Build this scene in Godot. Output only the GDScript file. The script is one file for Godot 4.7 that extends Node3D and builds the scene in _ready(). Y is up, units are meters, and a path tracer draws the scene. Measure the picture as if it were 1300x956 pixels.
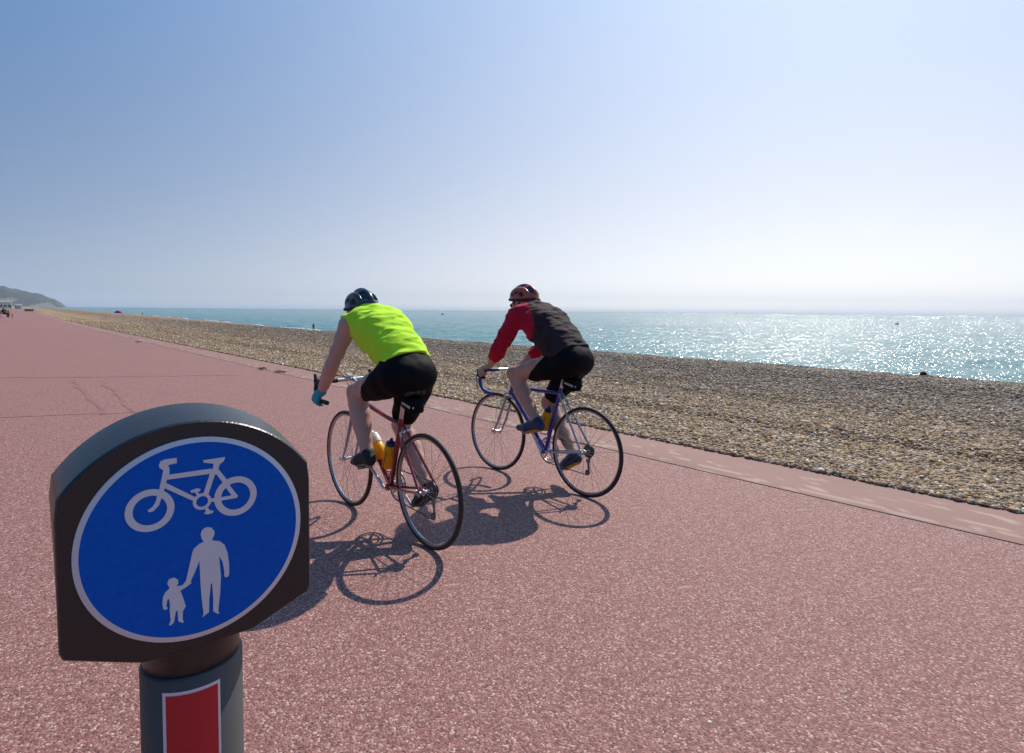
extends Node3D
# Seafront promenade: two road cyclists, a cycle-path bollard, shingle beach, glittering sea.
# World: camera over the origin looking along -Z; the path runs away at ROAD degrees to the left.

const ROAD := -42.1           # heading of the path, degrees to the right of straight ahead
const SEA := -4.1
const SUN_AZ := 29.2
const SUN_EL := 46.4

# ------------------------------------------------------------------ mesh builder
class MB:
	var v := PackedVector3Array()
	var n := PackedVector3Array()
	var c := PackedColorArray()
	var uv := PackedVector2Array()
	var ix := PackedInt32Array()
	var col := Color.WHITE
	func vert(p: Vector3, nr: Vector3, t := Vector2.ZERO) -> int:
		v.append(p); n.append(nr); c.append(col); uv.append(t)
		return v.size() - 1
	func tri(a: int, b: int, d: int) -> void:
		var f := (v[b] - v[a]).cross(v[d] - v[a])
		if f.dot(n[a] + n[b] + n[d]) > 0.0:
			ix.append(a); ix.append(d); ix.append(b)
		else:
			ix.append(a); ix.append(b); ix.append(d)
	func quad(a: int, b: int, d: int, e: int) -> void:
		tri(a, b, d); tri(a, d, e)
	func face(pts: Array, nr: Vector3) -> void:
		var s := v.size()
		for p in pts: vert(p, nr)
		for i in range(1, pts.size() - 1): tri(s, s + i, s + i + 1)
	func tube(pts: Array, rads: Array, sides := 10, closed := false, caps := true, flat := 1.0, side_hint := Vector3.ZERO) -> void:
		var m := pts.size()
		var first := v.size()
		var t0: Vector3 = (pts[1] - pts[0]).normalized()
		var nx: Vector3 = side_hint if side_hint != Vector3.ZERO else (Vector3.UP if absf(t0.y) < 0.8 else Vector3.RIGHT)
		nx = (nx - t0 * nx.dot(t0)).normalized()
		for i in m:
			var a: Vector3 = pts[(i - 1 + m) % m] if closed or i > 0 else pts[0]
			var b: Vector3 = pts[(i + 1) % m] if closed or i < m - 1 else pts[m - 1]
			var t := (b - a).normalized()
			nx = (nx - t * nx.dot(t)).normalized()
			var ny := t.cross(nx)
			var r: float = rads[mini(i, rads.size() - 1)]
			for k in sides:
				var g := TAU * k / sides
				var o := nx * cos(g) + ny * sin(g) * flat
				vert(pts[i] + o * r, (nx * cos(g) * flat + ny * sin(g)).normalized(), Vector2(float(k) / sides, float(i)))
		var rings := m if closed else m - 1
		for i in rings:
			for k in sides:
				var p := first + i * sides
				var q := first + ((i + 1) % m) * sides
				quad(p + k, p + (k + 1) % sides, q + (k + 1) % sides, q + k)
		if caps and not closed:
			for e in [0, m - 1]:
				var t: Vector3 = (pts[1] - pts[0]).normalized() * -1.0 if e == 0 else (pts[m - 1] - pts[m - 2]).normalized()
				var s := v.size()
				for k in sides: vert(v[first + e * sides + k], t)
				for k in range(1, sides - 1): tri(s, s + k, s + k + 1)
	func lathe(prof: Array, o: Vector3, axis: Vector3, sides := 20, smooth := true) -> void:
		# prof: Vector2(radius, distance along the axis); normals follow the profile
		axis = axis.normalized()
		var nx := (Vector3.UP if absf(axis.y) < 0.8 else Vector3.RIGHT)
		nx = (nx - axis * nx.dot(axis)).normalized()
		var ny := axis.cross(nx)
		for i in prof.size() - 1:
			var p: Vector2 = prof[i]
			var q: Vector2 = prof[i + 1]
			var s := v.size()
			var e := (q - p).normalized()
			for w in 2:
				var pt: Vector2 = p if w == 0 else q
				var nn := Vector2(e.y, -e.x)
				if smooth:
					if w == 0 and i > 0:
						var pe: Vector2 = (p - prof[i - 1]).normalized()
						if pe.dot(e) > 0.6: nn = (nn + Vector2(pe.y, -pe.x)).normalized()
					if w == 1 and i < prof.size() - 2:
						var ne: Vector2 = (prof[i + 2] - q).normalized()
						if ne.dot(e) > 0.6: nn = (nn + Vector2(ne.y, -ne.x)).normalized()
				for k in sides:
					var g := TAU * k / sides
					var d := nx * cos(g) + ny * sin(g)
					vert(o + d * pt.x + axis * pt.y, d * nn.x + axis * nn.y, Vector2(float(k) / sides, pt.y))
			for k in sides:
				quad(s + k, s + (k + 1) % sides, s + sides + (k + 1) % sides, s + sides + k)
	func ball(o: Vector3, b: Basis, seg := 12, rings := 8) -> void:
		var s := v.size()
		var ib := b.inverse().transposed()
		for i in rings + 1:
			var f := PI * i / rings
			for k in seg:
				var g := TAU * k / seg
				var u := Vector3(sin(f) * cos(g), cos(f), sin(f) * sin(g))
				vert(o + b * u, (ib * u).normalized())
		for i in rings:
			for k in seg:
				quad(s + i * seg + k, s + i * seg + (k + 1) % seg, s + (i + 1) * seg + (k + 1) % seg, s + (i + 1) * seg + k)
	func box(o: Vector3, size: Vector3, b := Basis.IDENTITY, bev := 0.004) -> void:
		var h := size * 0.5
		bev = minf(bev, minf(h.x, minf(h.y, h.z)) * 0.8)
		for ax in 3:
			var e1 := (ax + 1) % 3
			var e2 := (ax + 2) % 3
			for s in [-1.0, 1.0]:
				var nr := Vector3.ZERO; nr[ax] = s
				var q := []
				for w in [[-1, -1], [1, -1], [1, 1], [-1, 1]]:
					var p := Vector3.ZERO
					p[ax] = s * h[ax]; p[e1] = w[0] * (h[e1] - bev); p[e2] = w[1] * (h[e2] - bev)
					q.append(o + b * p)
				face(q, (b * nr).normalized())
		for ax in 3:
			var e1 := (ax + 1) % 3
			var e2 := (ax + 2) % 3
			for s1 in [-1.0, 1.0]:
				for s2 in [-1.0, 1.0]:
					var nr := Vector3.ZERO; nr[e1] = s1; nr[e2] = s2
					var q := []
					for w in [[-1, 0], [1, 0], [1, 1], [-1, 1]]:
						var p := Vector3.ZERO
						p[ax] = w[0] * (h[ax] - bev)
						p[e1] = s1 * (h[e1] - (bev if w[1] else 0.0)); p[e2] = s2 * (h[e2] - (0.0 if w[1] else bev))
						q.append(o + b * p)
					face(q, (b * nr.normalized()).normalized())
		for sx in [-1.0, 1.0]:
			for sy in [-1.0, 1.0]:
				for sz in [-1.0, 1.0]:
					var sg := Vector3(sx, sy, sz)
					var q := []
					for k in 3:
						var p := sg * (h - Vector3.ONE * bev); p[k] = sg[k] * h[k]
						q.append(o + b * p)
					face(q, (b * sg).normalized())
	func plate(poly: PackedVector2Array, tr: Transform3D, z0: float, z1: float, bev := 0.0) -> void:
		# polygon in the local XY plane, extruded from z0 to z1 (z1 faces out), with an optional bevel round the front
		var front := poly
		if bev > 0.0:
			var o := Geometry2D.offset_polygon(poly, -bev, Geometry2D.JOIN_MITER)
			if o.size() and o[0].size() == poly.size(): front = o[0]
		for w in 2:
			var pl := front if w else poly
			var t := Geometry2D.triangulate_polygon(pl)
			var s := v.size()
			for p in pl: vert(tr * Vector3(p.x, p.y, z1 if w else z0), tr.basis * Vector3(0, 0, 1.0 if w else -1.0), p)
			for i in range(0, t.size(), 3): tri(s + t[i], s + t[i + 1], s + t[i + 2])
		var ccw := not Geometry2D.is_polygon_clockwise(poly)
		for i in poly.size():
			var a := poly[i]
			var b := poly[(i + 1) % poly.size()]
			var e := (b - a).normalized()
			var nr := tr.basis * (Vector3(e.y, -e.x, 0) * (1.0 if ccw else -1.0))
			face([tr * Vector3(a.x, a.y, z0), tr * Vector3(b.x, b.y, z0), tr * Vector3(b.x, b.y, z1 - bev), tr * Vector3(a.x, a.y, z1 - bev)], nr)
	func build(colors := false, uvs := false) -> ArrayMesh:
		var a := []
		a.resize(Mesh.ARRAY_MAX)
		a[Mesh.ARRAY_VERTEX] = v; a[Mesh.ARRAY_NORMAL] = n; a[Mesh.ARRAY_INDEX] = ix
		if colors: a[Mesh.ARRAY_COLOR] = c
		if uvs: a[Mesh.ARRAY_TEX_UV] = uv
		var m := ArrayMesh.new()
		m.add_surface_from_arrays(Mesh.PRIMITIVE_TRIANGLES, a)
		return m

# ------------------------------------------------------------------ smooth-union bodies, meshed as surface nets
class Body:
	var A := PackedVector3Array(); var D := PackedVector3Array(); var inv := PackedFloat32Array(); var ra := PackedFloat32Array(); var rb := PackedFloat32Array()
	var k := 0.03
	var planes := []           # [normal, offset, side]: side 0 = all, -1 / +1 = only where x has that sign
	var noise: FastNoiseLite
	var amp := 0.0
	var stretch := Vector3.ONE
	var tint: Callable
	func bone(a: Vector3, b: Vector3, r0: float, r1: float) -> void:
		A.append(a); D.append(b - a); inv.append(1.0 / maxf((b - a).length_squared(), 1e-9)); ra.append(r0); rb.append(r1)
	func near(p: Vector3, i: int) -> float:
		var q: Vector3 = p - A[i]
		var t := clampf(q.dot(D[i]) * inv[i], 0.0, 1.0)
		return (q - D[i] * t).length() - ra[i] - (rb[i] - ra[i]) * t
	func value(p: Vector3, list: PackedInt32Array) -> float:
		var d := 1e3
		for i in list:
			var q: Vector3 = p - A[i]
			var t := clampf(q.dot(D[i]) * inv[i], 0.0, 1.0)
			var e := (q - D[i] * t).length() - ra[i] - (rb[i] - ra[i]) * t
			var h := clampf(0.5 + 0.5 * (e - d) / k, 0.0, 1.0)
			d = e + (d - e) * h - k * h * (1.0 - h)
		if amp > 0.0: d += amp * noise.get_noise_3dv(p * stretch)
		for pl in planes:
			if pl[2] == 0 or signf(p.x) == pl[2]: d = maxf(d, pl[0].dot(p) - pl[1])
		return d
	func into(mb: MB, cell: float) -> void:
		var lo := Vector3.ONE * 1e3
		var hi := -lo
		for i in A.size():
			for e in [A[i], A[i] + D[i]]:
				var r: float = maxf(ra[i], rb[i]) + k + amp + cell * 2.0
				lo = lo.min(e - Vector3.ONE * r); hi = hi.max(e + Vector3.ONE * r)
		var B := 6
		var bn := Vector3i(((hi - lo) / (cell * B)).ceil()) + Vector3i.ONE
		var nx := bn.x * B; var ny := bn.y * B; var nz := bn.z * B
		var val := PackedFloat32Array(); val.resize(nx * ny * nz); val.fill(1.0)
		var id := PackedInt32Array(); id.resize(nx * ny * nz); id.fill(-1)
		var R := cell * B * 0.87 + cell * 1.5
		var active := []
		for bz in bn.z: for by in bn.y: for bx in bn.x:
			var ce := lo + Vector3(bx + 0.5, by + 0.5, bz + 0.5) * cell * B
			var list := PackedInt32Array()
			var inside := false
			for i in A.size():
				var e := near(ce, i)
				if e < R + k * 2.0 + amp: list.append(i)
			if list.is_empty(): continue
			var d := 0.0
			for i in list:
				if near(ce, i) < -R * 1.3 - amp: inside = true
			for pl in planes:
				if pl[2] != 0 and signf(ce.x) != pl[2] and absf(ce.x) > R: continue
				d = maxf(d, pl[0].dot(ce) - pl[1])
				if pl[0].dot(ce) - pl[1] > -R: inside = false
			if d > R: continue
			var x0 := bx * B; var y0 := by * B; var z0 := bz * B
			if not inside: active.append(Vector3i(x0, y0, z0))
			for z in range(z0, z0 + B): for y in range(y0, y0 + B):
				var at := (z * ny + y) * nx
				for x in range(x0, x0 + B):
					val[at + x] = -1.0 if inside else value(lo + Vector3(x, y, z) * cell, list)
		var off := [0, 1, nx, nx + 1, nx * ny, nx * ny + 1, nx * ny + nx, nx * ny + nx + 1]
		var ed := [[0, 1], [2, 3], [4, 5], [6, 7], [0, 2], [1, 3], [4, 6], [5, 7], [0, 4], [1, 5], [2, 6], [3, 7]]
		for b in active:
			for z in range(b.z, mini(b.z + B, nz - 1)): for y in range(b.y, mini(b.y + B, ny - 1)): for x in range(b.x, mini(b.x + B, nx - 1)):
				var at: int = (z * ny + y) * nx + x
				var neg := 0
				for o in off:
					if val[at + o] < 0.0: neg += 1
				if neg == 0 or neg == 8: continue
				var s := Vector3.ZERO
				var cnt := 0
				var f := [val[at], val[at + off[1]], val[at + off[2]], val[at + off[3]], val[at + off[4]], val[at + off[5]], val[at + off[6]], val[at + off[7]]]
				for e in ed:
					var fa: float = f[e[0]]
					var fb: float = f[e[1]]
					if (fa < 0.0) != (fb < 0.0):
						var t := fa / (fa - fb)
						var pa := Vector3(e[0] & 1, (e[0] >> 1) & 1, e[0] >> 2)
						var pb := Vector3(e[1] & 1, (e[1] >> 1) & 1, e[1] >> 2)
						s += pa.lerp(pb, t); cnt += 1
				var gr := Vector3(f[1] + f[3] + f[5] + f[7] - f[0] - f[2] - f[4] - f[6], f[2] + f[3] + f[6] + f[7] - f[0] - f[1] - f[4] - f[5], f[4] + f[5] + f[6] + f[7] - f[0] - f[1] - f[2] - f[3])
				var p := lo + (Vector3(x, y, z) + s / cnt) * cell
				if tint.is_valid(): mb.col = tint.call(p)
				id[at] = mb.vert(p, gr.normalized(), Vector2.ZERO)
		var step := [1, nx, nx * ny]
		for b in active:
			for z in range(maxi(b.z, 1), b.z + B): for y in range(maxi(b.y, 1), b.y + B): for x in range(maxi(b.x, 1), b.x + B):
				var at: int = (z * ny + y) * nx + x
				for ax in 3:
					if (ax == 0 and x + 1 >= nx) or (ax == 1 and y + 1 >= ny) or (ax == 2 and z + 1 >= nz): continue
					if (val[at] < 0.0) == (val[at + step[ax]] < 0.0): continue
					var u: int = step[(ax + 1) % 3]
					var w: int = step[(ax + 2) % 3]
					var i0 := id[at]; var i1 := id[at - u]; var i2 := id[at - u - w]; var i3 := id[at - w]
					if i0 < 0 or i1 < 0 or i2 < 0 or i3 < 0: continue
					mb.quad(i0, i1, i2, i3)

# ------------------------------------------------------------------ small helpers
var taken := {}
var rng := RandomNumberGenerator.new()
var M := {}

func numbered(s: String) -> String:
	taken[s] = taken.get(s, -1) + 1
	return s if taken[s] == 0 else "%s_%03d" % [s, taken[s]]

func tag(o: Node3D, label: String, category := "", group := "", kind := "") -> Node3D:
	if label: o.set_meta("label", label)
	if category: o.set_meta("category", category)
	if group: o.set_meta("group", group)
	if kind: o.set_meta("kind", kind)
	return o

func base(called: String, tr := Transform3D.IDENTITY) -> Node3D:
	var o := Node3D.new()
	o.name = numbered(called)
	add_child(o)
	o.transform = tr
	return o

func part(parent: Node3D, called: String, m: Variant, material: Material, label := "") -> MeshInstance3D:
	var o := MeshInstance3D.new()
	o.name = called
	o.mesh = m.build(material.vertex_color_use_as_albedo, true) if m is MB else m
	o.material_override = material
	if label: o.set_meta("label", label)
	parent.add_child(o, true)
	return o

func lone(called: String, m: Variant, material: Material, tr := Transform3D.IDENTITY) -> MeshInstance3D:
	var o := part(self, numbered(called), m, material)
	o.transform = tr
	return o

func lin(r: float, g: float, b: float) -> Color:
	return Color(r, g, b).linear_to_srgb()

func mat(color: Color, rough := 0.6, metal := 0.0) -> StandardMaterial3D:
	var m := StandardMaterial3D.new()
	m.albedo_color = color.linear_to_srgb()
	m.roughness = rough
	m.metallic = metal
	return m

func fnl(type: int, freq: float, octaves := 3, sd := 1) -> FastNoiseLite:
	var f := FastNoiseLite.new()
	f.noise_type = type
	f.frequency = freq
	f.seed = sd
	f.fractal_octaves = octaves
	if octaves <= 1: f.fractal_type = FastNoiseLite.FRACTAL_NONE
	return f

func noise_tex(f: FastNoiseLite, size: int, ramp: Array = [], normal := 0.0) -> NoiseTexture2D:
	var t := NoiseTexture2D.new()
	t.width = size; t.height = size
	t.seamless = f.noise_type != FastNoiseLite.TYPE_CELLULAR
	t.noise = f
	t.generate_mipmaps = false
	if ramp.size():
		var g := Gradient.new()
		var offs := PackedFloat32Array(); var cols := PackedColorArray()
		for r in ramp:
			offs.append(r[0]); cols.append(r[1])
		g.offsets = offs; g.colors = cols
		t.color_ramp = g
	if normal > 0.0:
		t.as_normal_map = true
		t.bump_strength = normal
	return t

func road(u: float, v: float, y := 0.0) -> Vector3:
	# u metres along the path away from the camera, v metres towards the sea
	var a := deg_to_rad(ROAD)
	return Vector3(u * sin(a) + v * cos(a), y, -(u * cos(a) - v * sin(a)))

func bend(u: float) -> float:
	# the promenade swings slightly seawards far ahead
	return 0.00017 * pow(maxf(u - 25.0, 0.0), 2.0) if u < 150.0 else 2.66 + (u - 150.0) * 0.0425

func L(a: float, h: float, w: float) -> Vector3:
	# bicycle frame of reference: a forwards from the rear axle, h up from the ground, w to the rider's right
	return Vector3(w, h, -a)

# ------------------------------------------------------------------ main
func _ready() -> void:
	rng.seed = 7
	camera_and_light()
	materials()
	ground_and_path()
	beach()
	sea()
	far_land()
	bollard()
	cyclists()
	small_things()

func camera_and_light() -> void:
	var cam := Camera3D.new()
	cam.name = "camera"
	cam.projection = Camera3D.PROJECTION_FRUSTUM
	cam.near = 0.05
	cam.far = 30000.0
	cam.size = 0.05 * 956.0 / 737.09
	cam.frustum_offset = Vector2(0, -0.05 * 44.5 / 737.09)
	add_child(cam)
	cam.transform = Transform3D(Basis(Vector3.RIGHT, -0.05313) * Basis(Vector3.BACK, 0.0095), Vector3(0, 1.3837, 0))
	cam.current = true
	var sun := DirectionalLight3D.new()
	sun.name = "sun"
	sun.light_energy = 1.5
	sun.light_color = Color(1.0, 0.965, 0.91)
	sun.light_angular_distance = 0.55
	sun.shadow_enabled = true
	add_child(sun)
	var az := deg_to_rad(SUN_AZ); var el := deg_to_rad(SUN_EL)
	var to := Vector3(sin(az) * cos(el), sin(el), -cos(az) * cos(el))
	sun.look_at_from_position(Vector3.ZERO, -to, Vector3.UP)
	# hazy clear sky: blue overhead, pale haze low down that is brightest under the sun
	var w := 512; var h := 256
	var im := Image.create(w, h, false, Image.FORMAT_RGBF)
	for y in h:
		var e := PI * 0.5 - PI * (y + 0.5) / h
		for x in w:
			# the left edge of a panorama looks along -Z
			var a := TAU * (x + 0.5) / w
			var d := Vector3(sin(a) * cos(e), sin(e), -cos(a) * cos(e))
			var g := rad_to_deg(acos(clampf(d.dot(to), -1.0, 1.0)))
			var up := maxf(rad_to_deg(e), 0.0)
			var ray := (1.0 + pow(cos(deg_to_rad(g)), 2.0)) / 1.2
			var low := exp(-up / 9.0)
			var c := Vector3(0.03, 0.166, 0.44) * ray + Vector3(0.13, 0.14, 0.085) * ray * low
			c += Vector3(1.27, 0.97, 0.54) * exp(-up / 35.0) * exp(-pow(g / 39.0, 2.0)) + Vector3(1.55, 1.28, 0.88) * low * exp(-pow(g / 58.0, 2.0))
			c += Vector3(0.098, 0.183, 0.184) * exp(-g / 30.0) + Vector3(1.0, 0.97, 0.9) * exp(-g / 8.0)
			im.set_pixel(x, y, Color(c.x, c.y, c.z))
	var pano := PanoramaSkyMaterial.new()
	pano.panorama = ImageTexture.create_from_image(im)
	var sky := Sky.new()
	sky.sky_material = pano
	var env := Environment.new()
	env.background_mode = Environment.BG_SKY
	env.sky = sky
	env.tonemap_mode = Environment.TONE_MAPPER_LINEAR
	env.tonemap_exposure = 1.0
	env.fog_enabled = true
	env.fog_density = 0.00008
	env.fog_light_color = Color(0.86, 0.91, 0.97)
	env.sdfgi_enabled = true
	env.ssao_enabled = true
	env.ssil_enabled = true
	var we := WorldEnvironment.new()
	we.name = "world_environment"
	we.environment = env
	add_child(we)

func materials() -> void:
	# red asphalt: crushed stones in a pink-red binder, each grain its own tone
	var m := mat(Color.WHITE, 0.78)
	m.vertex_color_use_as_albedo = true
	var grain := fnl(FastNoiseLite.TYPE_CELLULAR, 0.16, 1, 3)
	grain.cellular_return_type = FastNoiseLite.RETURN_CELL_VALUE
	m.albedo_texture = noise_tex(grain, 1024, [[0.0, lin(.12, .048, .042)], [0.2, lin(.20, .08, .068)], [0.5, lin(.265, .108, .09)], [0.75, lin(.32, .145, .12)], [0.9, lin(.39, .22, .19)], [1.0, lin(.56, .40, .34)]])
	var hump := fnl(FastNoiseLite.TYPE_CELLULAR, 0.16, 1, 3)
	hump.cellular_return_type = FastNoiseLite.RETURN_DISTANCE
	m.heightmap_enabled = true
	m.heightmap_texture = noise_tex(hump, 1024)
	m.heightmap_scale = -0.32
	m.heightmap_flip_texture = false
	m.uv1_triplanar = true; m.uv1_world_triplanar = true
	m.uv1_scale = Vector3.ONE * 0.85
	M.asphalt = m
	# smoother pink edging
	m = mat(Color.WHITE, 0.8)
	m.vertex_color_use_as_albedo = true
	var fine := fnl(FastNoiseLite.TYPE_SIMPLEX_SMOOTH, 0.09, 4, 5)
	m.albedo_texture = noise_tex(fine, 512, [[0.0, lin(.8, .8, .8)], [0.5, lin(.95, .95, .95)], [1.0, lin(1, 1, 1)]])
	m.heightmap_enabled = true
	m.heightmap_texture = noise_tex(fnl(FastNoiseLite.TYPE_SIMPLEX, 0.2, 3, 9), 512)
	m.heightmap_scale = 0.15
	m.uv1_triplanar = true; m.uv1_world_triplanar = true
	M.edging = m
	# shingle under and beyond the modelled pebbles
	m = mat(Color.WHITE, 0.85)
	m.vertex_color_use_as_albedo = true
	var peb := fnl(FastNoiseLite.TYPE_CELLULAR, 0.055, 1, 12)
	peb.cellular_return_type = FastNoiseLite.RETURN_CELL_VALUE
	m.albedo_texture = noise_tex(peb, 1024, [[0.0, lin(.42, .36, .3)], [0.35, lin(.75, .66, .56)], [0.65, lin(.95, .85, .72)], [0.88, lin(1, .95, .86)], [1.0, lin(1, 1, 1)]])
	var pebh := fnl(FastNoiseLite.TYPE_CELLULAR, 0.055, 1, 12)
	pebh.cellular_return_type = FastNoiseLite.RETURN_DISTANCE
	m.heightmap_enabled = true
	m.heightmap_texture = noise_tex(pebh, 1024)
	m.heightmap_scale = -2.2
	m.uv1_triplanar = true; m.uv1_world_triplanar = true
	m.uv1_scale = Vector3.ONE * 0.4
	M.shingle = m
	m = mat(Color.WHITE, 0.72)
	m.vertex_color_use_as_albedo = true
	m.metallic_specular = 0.18
	M.pebble = m
	# sea water
	m = mat(Color(0.010, 0.18, 0.175), 0.13)
	m.metallic_specular = 0.45
	m.normal_enabled = true
	m.normal_texture = noise_tex(fnl(FastNoiseLite.TYPE_SIMPLEX_SMOOTH, 0.02, 2, 21), 1024, [], 12.5)
	m.normal_scale = 1.0
	m.uv1_triplanar = true; m.uv1_world_triplanar = true
	m.uv1_scale = Vector3(1.0 / 20.0, 1.0 / 14.0, 1.0 / 12.0)
	M.water = m
	M.foam = mat(Color(0.8, 0.82, 0.82), 0.9)
	m = mat(Color.WHITE, 0.95)
	m.vertex_color_use_as_albedo = true
	M.land = m
	# plain stuffs
	M.plastic = textured(Color(0.017, 0.0165, 0.018), 0.34, 0.6, 380)
	M.plastic.albedo_texture = noise_tex(fnl(FastNoiseLite.TYPE_SIMPLEX, 0.25, 2, 33), 512, [[0.0, lin(.2, .2, .2)], [0.42, lin(.55, .55, .55)], [0.62, lin(.95, .95, .95)], [1.0, lin(1, 1, 1)]])
	M.plastic.metallic_specular = 0.55
	M.grey_tube = textured(Color(0.06, 0.062, 0.062), 0.5, 0.15, 500)
	M.blue_film = textured(Color(0.0, 0.115, 0.56), 0.45, 0.05, 700)
	M.blue_film.metallic_specular = 0.25
	M.blue_film.albedo_texture = noise_tex(fnl(FastNoiseLite.TYPE_SIMPLEX_SMOOTH, 0.02, 5, 35), 512, [[0.0, lin(.78, .8, .86)], [0.5, lin(.92, .94, .96)], [1.0, lin(1, 1, 1)]])
	M.white_film = textured(Color(0.68, 0.68, 0.70), 0.45, 0.05, 700)
	M.red_film = mat(Color(0.5, 0.01, 0.02), 0.4)
	M.skin = mat(Color(0.52, 0.30, 0.23), 0.5)
	M.skin.subsurf_scatter_enabled = true
	M.skin.subsurf_scatter_strength = 0.12
	M.skin2 = mat(Color(0.46, 0.27, 0.20), 0.5)
	M.black_cloth = mat(Color(0.006, 0.006, 0.008), 0.7)
	M.black_cloth.metallic_specular = 0.22
	M.dyed_cloth = cloth(Color.WHITE, 0.85)
	M.dyed_cloth.vertex_color_use_as_albedo = true
	M.dyed_cloth.metallic_specular = 0.3
	M.tyre_brown = mat(Color(0.035, 0.024, 0.018), 0.7)
	M.tyre = mat(Color(0.014, 0.014, 0.016), 0.65)
	M.alu = mat(Color(0.62, 0.62, 0.64), 0.32, 1.0)
	M.dark_alu = mat(Color(0.22, 0.22, 0.23), 0.33, 1.0)
	M.steel = mat(Color(0.5, 0.5, 0.5), 0.28, 1.0)
	M.rim_alu = mat(Color(0.38, 0.38, 0.39), 0.3, 1.0)
	M.spoke = mat(Color(0.20, 0.20, 0.20), 0.6, 0.6)
	M.chain = mat(Color(0.10, 0.09, 0.08), 0.45, 0.8)
	M.red_paint = paint(Color(0.27, 0.008, 0.018))
	M.blue_paint = paint(Color(0.012, 0.02, 0.28))
	M.silver_paint = paint(Color(0.36, 0.37, 0.42))
	M.silver_paint.metallic = 0.5
	M.black_rubber = mat(Color(0.012, 0.012, 0.013), 0.7)
	M.blue_tape = mat(Color(0.01, 0.06, 0.22), 0.55)
	M.leather = mat(Color(0.01, 0.01, 0.011), 0.5)
	M.yellow_bottle = mat(Color(0.90, 0.50, 0.004), 0.35)
	M.yellow_bottle.backlight_enabled = true
	M.yellow_bottle.backlight = Color(0.75, 0.5, 0.1)
	M.yellow_bottle.subsurf_scatter_enabled = true
	M.yellow_bottle.subsurf_scatter_strength = 0.2
	M.clear_bottle = mat(Color(0.62, 0.64, 0.60), 0.3)
	M.navy = mat(Color(0.01, 0.015, 0.07), 0.4)
	M.black_gloss = paint(Color(0.012, 0.012, 0.014))
	M.grey_reflect = mat(Color(0.4, 0.4, 0.42), 0.35)

func textured(c: Color, rough: float, bump: float, per_m: float) -> StandardMaterial3D:
	var m := mat(c, rough)
	if not M.has("speck"): M.speck = noise_tex(fnl(FastNoiseLite.TYPE_SIMPLEX, 0.22, 2, 31), 256)
	m.heightmap_enabled = true
	m.heightmap_texture = M.speck
	m.heightmap_scale = bump * 0.1
	m.uv1_triplanar = true
	m.uv1_scale = Vector3.ONE * per_m / 100.0
	return m

func cloth(c: Color, rough: float) -> StandardMaterial3D:
	var m := mat(c, rough)
	m.rim_enabled = true
	m.rim = 0.08
	m.rim_tint = 0.6
	return m

func paint(c: Color) -> StandardMaterial3D:
	var m := mat(c, 0.35)
	m.clearcoat_enabled = true
	m.clearcoat = 0.8
	m.clearcoat_roughness = 0.08
	return m

# ------------------------------------------------------------------ ground, path, edging
func sheet(us: Array, vs: Array, height: Callable, tint: Callable) -> MB:
	var mb := MB.new()
	var nv := vs.size()
	for u in us:
		for v in vs:
			mb.col = tint.call(u, v)
			mb.vert(road(u, v + bend(u), height.call(u, v)), Vector3.UP, Vector2(u, v))
	for i in us.size() - 1:
		for j in nv - 1:
			mb.quad(i * nv + j, i * nv + j + 1, (i + 1) * nv + j + 1, (i + 1) * nv + j)
	return mb

func smooth(mb: MB) -> void:
	# vertex normals from the faces
	for i in mb.n.size(): mb.n[i] = Vector3.ZERO
	for t in range(0, mb.ix.size(), 3):
		var a := mb.ix[t]; var b := mb.ix[t + 1]; var d := mb.ix[t + 2]
		var f := (mb.v[d] - mb.v[a]).cross(mb.v[b] - mb.v[a])
		mb.n[a] += f; mb.n[b] += f; mb.n[d] += f
	for i in mb.n.size(): mb.n[i] = mb.n[i].normalized()

func steps(from: float, to: float, first: float, grow: float) -> Array:
	var out := [from]
	var d := first
	var x := from
	while x < to:
		x += d
		d *= grow
		out.append(minf(x, to))
	return out

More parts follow.
